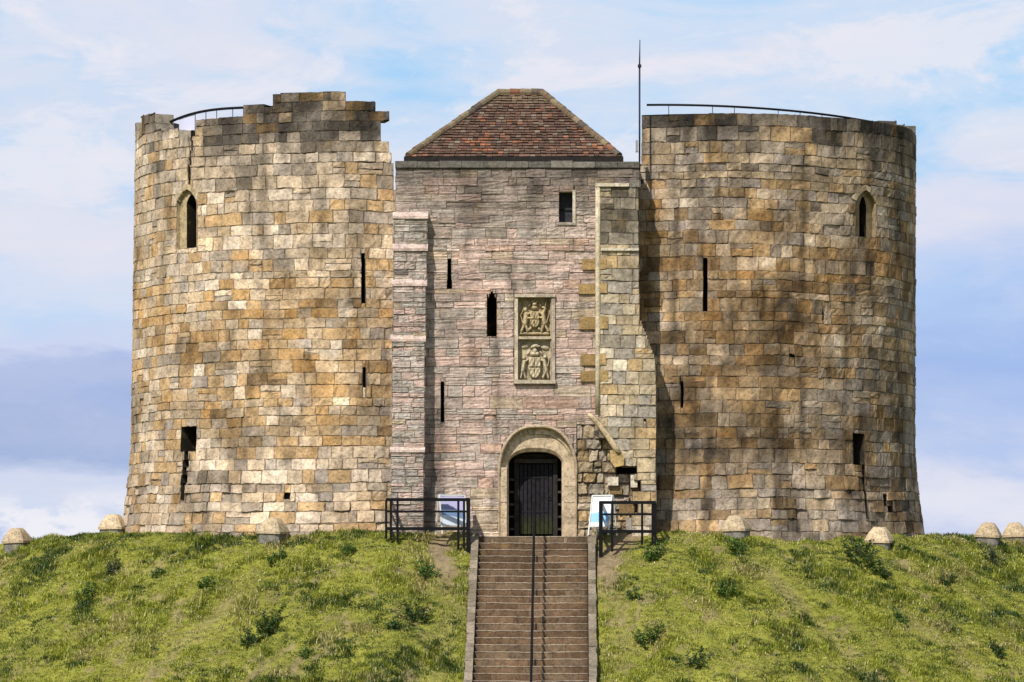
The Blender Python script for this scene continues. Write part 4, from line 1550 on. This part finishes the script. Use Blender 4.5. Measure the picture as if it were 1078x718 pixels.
def railing(name, label, spec):
    """spec: near row (Y), far Y, photo columns/rows"""
    Yn, xa, xb, rows, posts, leg_x, leg_y, ret = spec
    D = CD + Yn
    X = lambda q: (q - 539) / F * D
    Z = lambda q: (HY - q) / F * D
    t_ = thing(name, label, 'railing', ((X(xa) + X(xb)) / 2, Yn, Z(rows[-1])))
    for k, yy in enumerate(rows):
        mb = MB()
        r0 = .044 if k != 1 else .028
        mb.tube([(X(xa), Yn, Z(yy)), (X(xb), Yn, Z(yy))], r0, BLK, square=True)
        mb.build('rail', M_IRON, t_)
        for rx in ret:
            mb = MB()
            mb.tube([(X(rx), Yn + .035, Z(yy)), (X(rx), Yn + 1.1, Z(yy))], r0 * .8, BLK, square=True)
            mb.build('return_rail', M_IRON, t_)
    for q in posts:
        mb = MB()
        x = X(q)
        mb.tube([(x, Yn + .002, min(Z(rows[-1]) - .12, gh(x, Yn) + .1)), (x, Yn + .002, Z(rows[0]) - .02)], .032, BLK, square=True)
        mb.build('post', M_IRON, t_)
    mb = MB()
    mb.tube([(X(leg_x), Yn - .004, Z(leg_y) - .15), (X(leg_x), Yn - .004, Z(rows[0]) + .03)], .055, BLK, square=True)
    mb.build('corner_post', M_IRON, t_)
    for rx in ret:
        mb = MB()
        x = X(rx) * (D + 1.1) / D if False else X(rx)
        mb.tube([(x, Yn + 1.1, gh(x, Yn + 1.1) - .05), (x, Yn + 1.1, Z(rows[0]) - .02)], .030, BLK, square=True)
        mb.build('post', M_IRON, t_)
    return t_


railing('metal_railing', 'black metal railing left of the steps in front of the stepped buttress',
        (-1.45, 406, 494, (526, 538.5, 556.5), (406.5, 411.5, 418.5, 482.5, 488.5), 493, 590, (410.5, 492)))
railing('metal_railing', 'black metal railing right of the steps in front of the broken wall',
        (-1.55, 631, 690.5, (529, 541.5, 559.5), (644.5, 676, 687, 690), 632.5, 597, (633.5, 689)))


# ------------------------------------------------------------------ folding sign boards
def a_board(name, label, px, pyb, Y, w, h, rotz, stripes):
    x = (px - 539) / F * (CD + Y)
    z = max(gh(x, Y), (HY - pyb) / F * (CD + Y)) - .01
    t_ = thing(name, label, 'sign board', (x, Y, z))
    t_.rotation_euler = (0, 0, rotz)
    lean = .20
    def place(mb, nm, mat):
        o = mb.build(nm, mat)
        o.parent = t_
        return o
    WH = (.62, .62, .60)
    for s_, nm in ((-1, 'front_frame'), (1, 'rear_frame')):
        mb = MB()
        y0 = s_ * lean * 1.15
        yt = s_ * .02
        for sx in (-w / 2, w / 2):
            mb.tube([(sx, y0, 0), (sx, yt, h)], .018, WH, square=True)
        mb.tube([(-w / 2, yt, h), (w / 2, yt, h)], .02, WH, square=True)
        mb.tube([(-w / 2, y0 + (yt - y0) * .22, h * .22), (w / 2, y0 + (yt - y0) * .22, h * .22)], .016, WH, square=True)
        place(mb, nm, M_PANEL)
    mb = MB()
    n = 40; m_ = 24
    U, V = np.meshgrid(np.linspace(-w / 2 + .025, w / 2 - .025, m_), np.linspace(.24, .965, n))
    yy = -lean * 1.15 + (lean * 1.15 - .02) * V
    C = stripes((U / w + .5), (V - .24) / .725)
    P = np.stack([U, yy - .004, V * h], -1)
    mb.add(P.reshape(-1, 3), grid_faces(m_, n), col=C.reshape(-1, 3))
    P2 = P + np.array([0, .014, 0])
    mb.add(P2.reshape(-1, 3), grid_faces(m_, n)[:, ::-1], col=(.5, .5, .5))
    place(mb, 'poster', M_PANEL)
    return t_


def poster_left(u, v):
    c = np.zeros((*u.shape, 3))
    c[:] = (.44, .42, .64)
    hill = .60 + .12 * np.sin(u * 5 + .6) + .05 * fbm(u * 9, v * 0, 7)
    c[v < hill] = (.05, .06, .12)
    c[v < .52] = (.16, .24, .42)
    c[v < .26 + .10 * np.sin(u * 2.5 + 1.6)] = (.60, .66, .75)
    return c


def poster_right(u, v):
    c = np.zeros((*u.shape, 3))
    c[:] = (.74, .76, .80)
    c[v < .42 + .05 * np.sin(u * 3)] = (.26, .50, .74)
    c[v < .12] = (.66, .72, .78)
    return c


a_board('sign_board', 'white framed folding board with a dark blue picture behind the left railing', 475.5, 562, -.85, .78, 1.10, R(24), poster_left)
a_board('sign_board', 'white folding board with a pale blue foot beside the right railing', 634.5, 563, -.9, .66, 1.12, R(-34), poster_right)

# ------------------------------------------------------------------ capped stones round the edge
bst = [(18.5, 7.0, 'leftmost pale capped stone, alone against the sky on the left crest', 24),
       (119.5, 5.2, 'pale capped stone standing just left of the left tower foot', 18),
       (287.5, .0, 'sunlit capped stone in front of the middle of the left tower', 27),
       (775, -.15, 'pale capped stone in front of the right tower nearest the steps', 22),
       (925.5, 1.55, 'capped stone in front of the outer edge of the right tower', 20),
       (1040, 6.4, 'capped stone on the right crest, second from the right frame edge', 16),
       (1069, 8.4, 'rightmost capped stone, cut by the right edge of the photo', 12)]


def bollard(px, Y, label, rot):
    x = (px - 539) / F * (CD + Y)
    z = gh(x, Y) - .02
    t_ = thing('capped_stone', label, 'bollard', (x, Y, z), 'capped stones round the mound')
    t_.rotation_euler = (R(rng.uniform(-2, 2)), R(rng.uniform(-2.5, 2.5)), R(-rot))
    tone = rng.uniform(.82, 1.08)

    def rings(levels, col, ex=5):
        mb = MB()
        k = 24
        V = []; C = []
        for (h, hw) in levels:
            for j in range(k):
                th = 2 * math.pi * j / k + math.pi / k
                c, s_ = math.cos(th), math.sin(th)
                rr = (abs(c) ** ex + abs(s_) ** ex) ** (-1 / ex)
                V.append((hw * rr * c, hw * rr * s_, h))
        nl = len(levels)
        Q = [(a * k + j, a * k + (j + 1) % k, (a + 1) * k + (j + 1) % k, (a + 1) * k + j) for a in range(nl - 1) for j in range(k)]
        mb.add(V, Q, col=col)
        mb.poly(V[-k:], col)
        return mb
    o = rings([(-.25, .335), (.17, .335), (.175, .33)], (.17, .155, .13), 12).build('base', M_TRIM)
    o.parent = t_
    o = rings([(.18, .35), (.185, .372), (.25, .375), (.38, .318), (.50, .250), (.60, .180), (.632, .152), (.64, .13)], tuple(q * tone for q in (.43, .335, .215)), 22).build('cap', M_TRIM)
    o.parent = t_


for b in bst:
    bollard(*b)

# ------------------------------------------------------------------ grass
def outside(x, y):
    ok = np.ones(len(x), bool)
    for cx in (LCX, RCX):
        ok &= np.hypot(x - cx, y - LY) > 6.62
    ok &= ~((np.abs(x - .15) < 3.7) & (y > -.05))
    ok &= np.abs(x - STX(y)) > np.where(y < -.1, 1.83, 1.75)
    return ok


def make_grass():
    N = 165000
    x = nr.uniform(-20, 20, N); y = nr.uniform(-14, 8.5, N)
    rr = mound_base(x, y)[1]
    bare = bare_mask(x, y)
    clump = fbm(x * 1.5, y * 1.5, 201, 3)
    ok = outside(x, y) & (rr > 11.3) & (nr.random(N) > bare * 1.15)
    # thin out what stands behind the crest
    ok &= ~((y > 1.5) & (np.abs(x) < 9))
    x, y, rr, clump = x[ok], y[ok], rr[ok], clump[ok]
    z = mound_h(x, y) - .02
    n = len(x)
    K = 8
    tall = .04 + .12 * sstep(.42, .72, clump) * nr.uniform(.6, 1.4, n)
    tall = tall * np.where(rr < 13.2, .7, 1)
    big = fbm(x * .35, y * .35, 205, 3)
    mid = fbm(x * 1.1 + 5, y * 1.1, 206, 3)
    fine = fbm(x * 3.5, y * 3.5, 207, 2)
    tone = np.clip(.5 + (big - .5) * 1.2 + (mid - .5) * 1.8 + (fine - .5) * 2.0 + .03, 0, 1)
    A = np.array((.050, .090, .012)); B = np.array((.34, .365, .042)); Cc = np.array((.50, .43, .17))
    g1 = A + (B - A) * tone[:, None]
    st = np.clip(.06 + .7 * sstep(.52, .75, fbm(x * .8, y * .8, 208, 3)), 0, .8)
    mb = MB()
    for k in range(K):
        bx_ = x + nr.normal(0, .055, n); by = y + nr.normal(0, .055, n); bz_ = z + (nr.random(n) - .5) * .02
        th = nr.uniform(0, 2 * np.pi, n)
        L = tall * nr.uniform(.55, 1.35, n)
        lean = nr.uniform(.25, .95, n)
        hx, hy = np.cos(th) * lean, np.sin(th) * lean - .18
        wdt = nr.uniform(.007, .014, n)
        px_, py_ = -np.sin(th), np.cos(th)
        m1 = np.stack([bx_ + hx * L * .35, by + hy * L * .35, bz_ + L * .6], -1)
        tip = np.stack([bx_ + hx * L, by + hy * L, bz_ + L * (1.0 - .28 * lean)], -1)
        b0 = np.stack([bx_ - px_ * wdt, by - py_ * wdt, bz_], -1); b1 = np.stack([bx_ + px_ * wdt, by + py_ * wdt, bz_], -1)
        off = np.stack([px_ * wdt * .8, py_ * wdt * .8, 0 * px_], -1)
        V = np.stack([b0, b1, m1 + off, m1 - off, tip], 1).reshape(-1, 3)
        s_ = (nr.random(n) < st)[:, None]
        c = np.where(s_, Cc * nr.uniform(.6, 1.15, n)[:, None], g1 * nr.uniform(.65, 1.3, n)[:, None])
        I0 = np.arange(n) * 5
        mb.add(V, np.stack([I0, I0 + 1, I0 + 2, I0 + 3], -1), np.stack([I0 + 3, I0 + 2, I0 + 4], -1), col=np.repeat(c, 5, 0))
    o = mb.build('grass', M_GRASS)
    struct(o, 'stuff')


make_grass()


# ------------------------------------------------------------------ weeds
def slope_point(px, py):
    """where the line of sight through a photo point meets the mound"""
    d = np.arange(CD - 16, CD + 4.0, .05)
    x = (px - 539) / F * d; z = (HY - py) / F * d
    hit = np.nonzero(mound_h(x, d - CD) >= z)[0]
    return (float(x[hit[0]]), float(d[hit[0]] - CD)) if len(hit) else None


def weed(px, py, size, label, tone, group='leafy weeds on the slope', flat=.7):
    p = slope_point(px, py)
    if p is None:
        return
    x0, y0 = p
    z0 = gh(x0, y0)
    s = size / 37.0
    t_ = thing('weed_plant', label, 'weed', (x0, y0, z0), group)
    mb = MB(); ms = MB()
    nstem = int(10 + s * 16)
    for k in range(nstem):
        th = rng.uniform(0, 6.283); rad = s * .5 * math.sqrt(rng.random())
        bx0, by0 = rad * .5 * math.cos(th), rad * .5 * math.sin(th)
        h = s * flat * rng.uniform(.45, 1.0) * (1 - .35 * rad / (s * .5 + 1e-6))
        tx, ty = rad * 1.25 * math.cos(th), rad * 1.25 * math.sin(th)
        gz_ = gh(x0 + tx, y0 + ty) - z0
        gz_ = max(min(gz_, .4), -.5)
        pts = [(bx0, by0, gz_ * .4 - .04), ((bx0 + tx) / 2, (by0 + ty) / 2, gz_ * .7 + h * .6), (tx, ty, gz_ + h)]
        ms.tube(pts, .006, (.07, .08, .03), 4)
        nl = rng.randint(14, 22)
        for q in range(nl):
            f = rng.uniform(.2, 1.0)
            a, b, c = (Vector(v) for v in pts)
            p_ = a.lerp(b, f * 2) if f < .5 else b.lerp(c, f * 2 - 1)
            ang = rng.uniform(0, 6.283); el = rng.uniform(-.4, .8)
            d = Vector((math.cos(ang) * math.cos(el), math.sin(ang) * math.cos(el), math.sin(el)))
            L = rng.uniform(.06, .13) * (.7 + .5 * s); w = L * rng.uniform(.30, .48)
            sd = d.cross(Vector((0, 0, 1))).normalized() * w * .5
            mid = p_ + d * L * .5 + Vector((0, 0, .012))
            tp = p_ + d * L - Vector((0, 0, L * .2))
            cc = np.array(tone) * rng.uniform(.55, 1.5)
            mb.add([tuple(p_), tuple(mid + sd), tuple(tp), tuple(mid - sd)], [(0, 1, 2, 3)], col=cc)
    for m_, nm, mat in ((mb, 'leaves', M_LEAF), (ms, 'stems', M_LEAF)):
        o = m_.build(nm, mat)
        o.parent = t_


DK = (.050, .095, .024); MG = (.085, .155, .030)
weeds = [(284, 664, 32, 'large dark green weed low on the left slope, widest of its side', DK),
         (262, 680, 22, 'dark leafy weed just below left of the largest one', DK),
         (449, 606, 26, 'bright green weed beside the worn earth left of the steps', MG),
         (437, 656, 30, 'spreading dark weed halfway down, left of the steps', DK),
         (414, 661, 14, 'small weed left of the spreading weed near the steps', DK),
         (291, 592, 22, 'low weed on the slope under the left capped stone', MG),
         (368, 584, 16, 'small weed below the crest under the left railing', MG),
         (120, 603, 20, 'greyish weed on the far left slope below the capped stone', (.08, .10, .05)),
         (90, 630, 22, 'green weed midway down the far left slope', MG),
         (218, 620, 18, 'bright weed in the middle of the left slope', MG),
         (165, 607, 16, 'small weed below the foot of the left tower', MG),
         (322, 690, 14, 'small weed near the bottom edge, left slope', MG),
         (690, 589, 26, 'broad bright weed at the top of the right slope by the path', MG),
         (683, 680, 30, 'broad green weed low beside the right kerb', MG),
         (668, 631, 16, 'small weed on worn ground right of the steps', MG),
         (767, 628, 24, 'green weed in the middle of the right slope', MG),
         (775, 581, 24, 'tall grassy weed below the capped stone nearest the steps', MG),
         (905, 590, 40, 'large dark weed under the outer right capped stone', DK),
         (928, 606, 22, 'dark weed just below the largest one on the right', DK),
         (948, 655, 16, 'round green weed midway on the far right slope', MG),
         (998, 614, 18, 'dark green weed on the far right slope below the crest', DK),
         (1052, 688, 18, 'round dark weed low near the right frame edge', DK),
         (1046, 596, 26, 'pale flowering weed in shade under the right crest stones', (.10, .13, .06)),
         (735, 700, 24, 'dark spreading weed at the bottom of the right slope', DK)]
for (px, py, s_, lb, tn) in weeds:
    weed(px, py, s_, lb, tn)

# tiny pale flower heads scattered in the grass
mb = MB()
cl = [(62, 640, 60, 45), (115, 610, 40, 22), (190, 605, 30, 18), (85, 680, 55, 30), (330, 628, 30, 30), (205, 700, 60, 15), (1040, 590, 22, 10), (935, 598, 20, 12), (180, 650, 40, 25)]
k = 0
for cx_, cy_, rx, ry in cl:
    for _ in range(13):
        q = slope_point(cx_ + rng.gauss(0, rx * .5), cy_ + rng.gauss(0, ry * .5))
        if q is None:
            continue
        x, y = q
        z = gh(x, y) + rng.uniform(.12, .24)
        s_ = rng.uniform(.012, .026)
        c = pick([((.62, .60, .56), 3), ((.45, .38, .50), 1)])
        mb.add([(x - s_, y, z), (x, y - s_, z + .006), (x + s_, y, z), (x, y + s_, z + .006), (x, y, z + s_)], tris=[(0, 1, 4), (1, 2, 4), (2, 3, 4), (3, 0, 4)], col=c)
o = mb.build('wildflowers', M_LEAF)
struct(o, 'stuff')
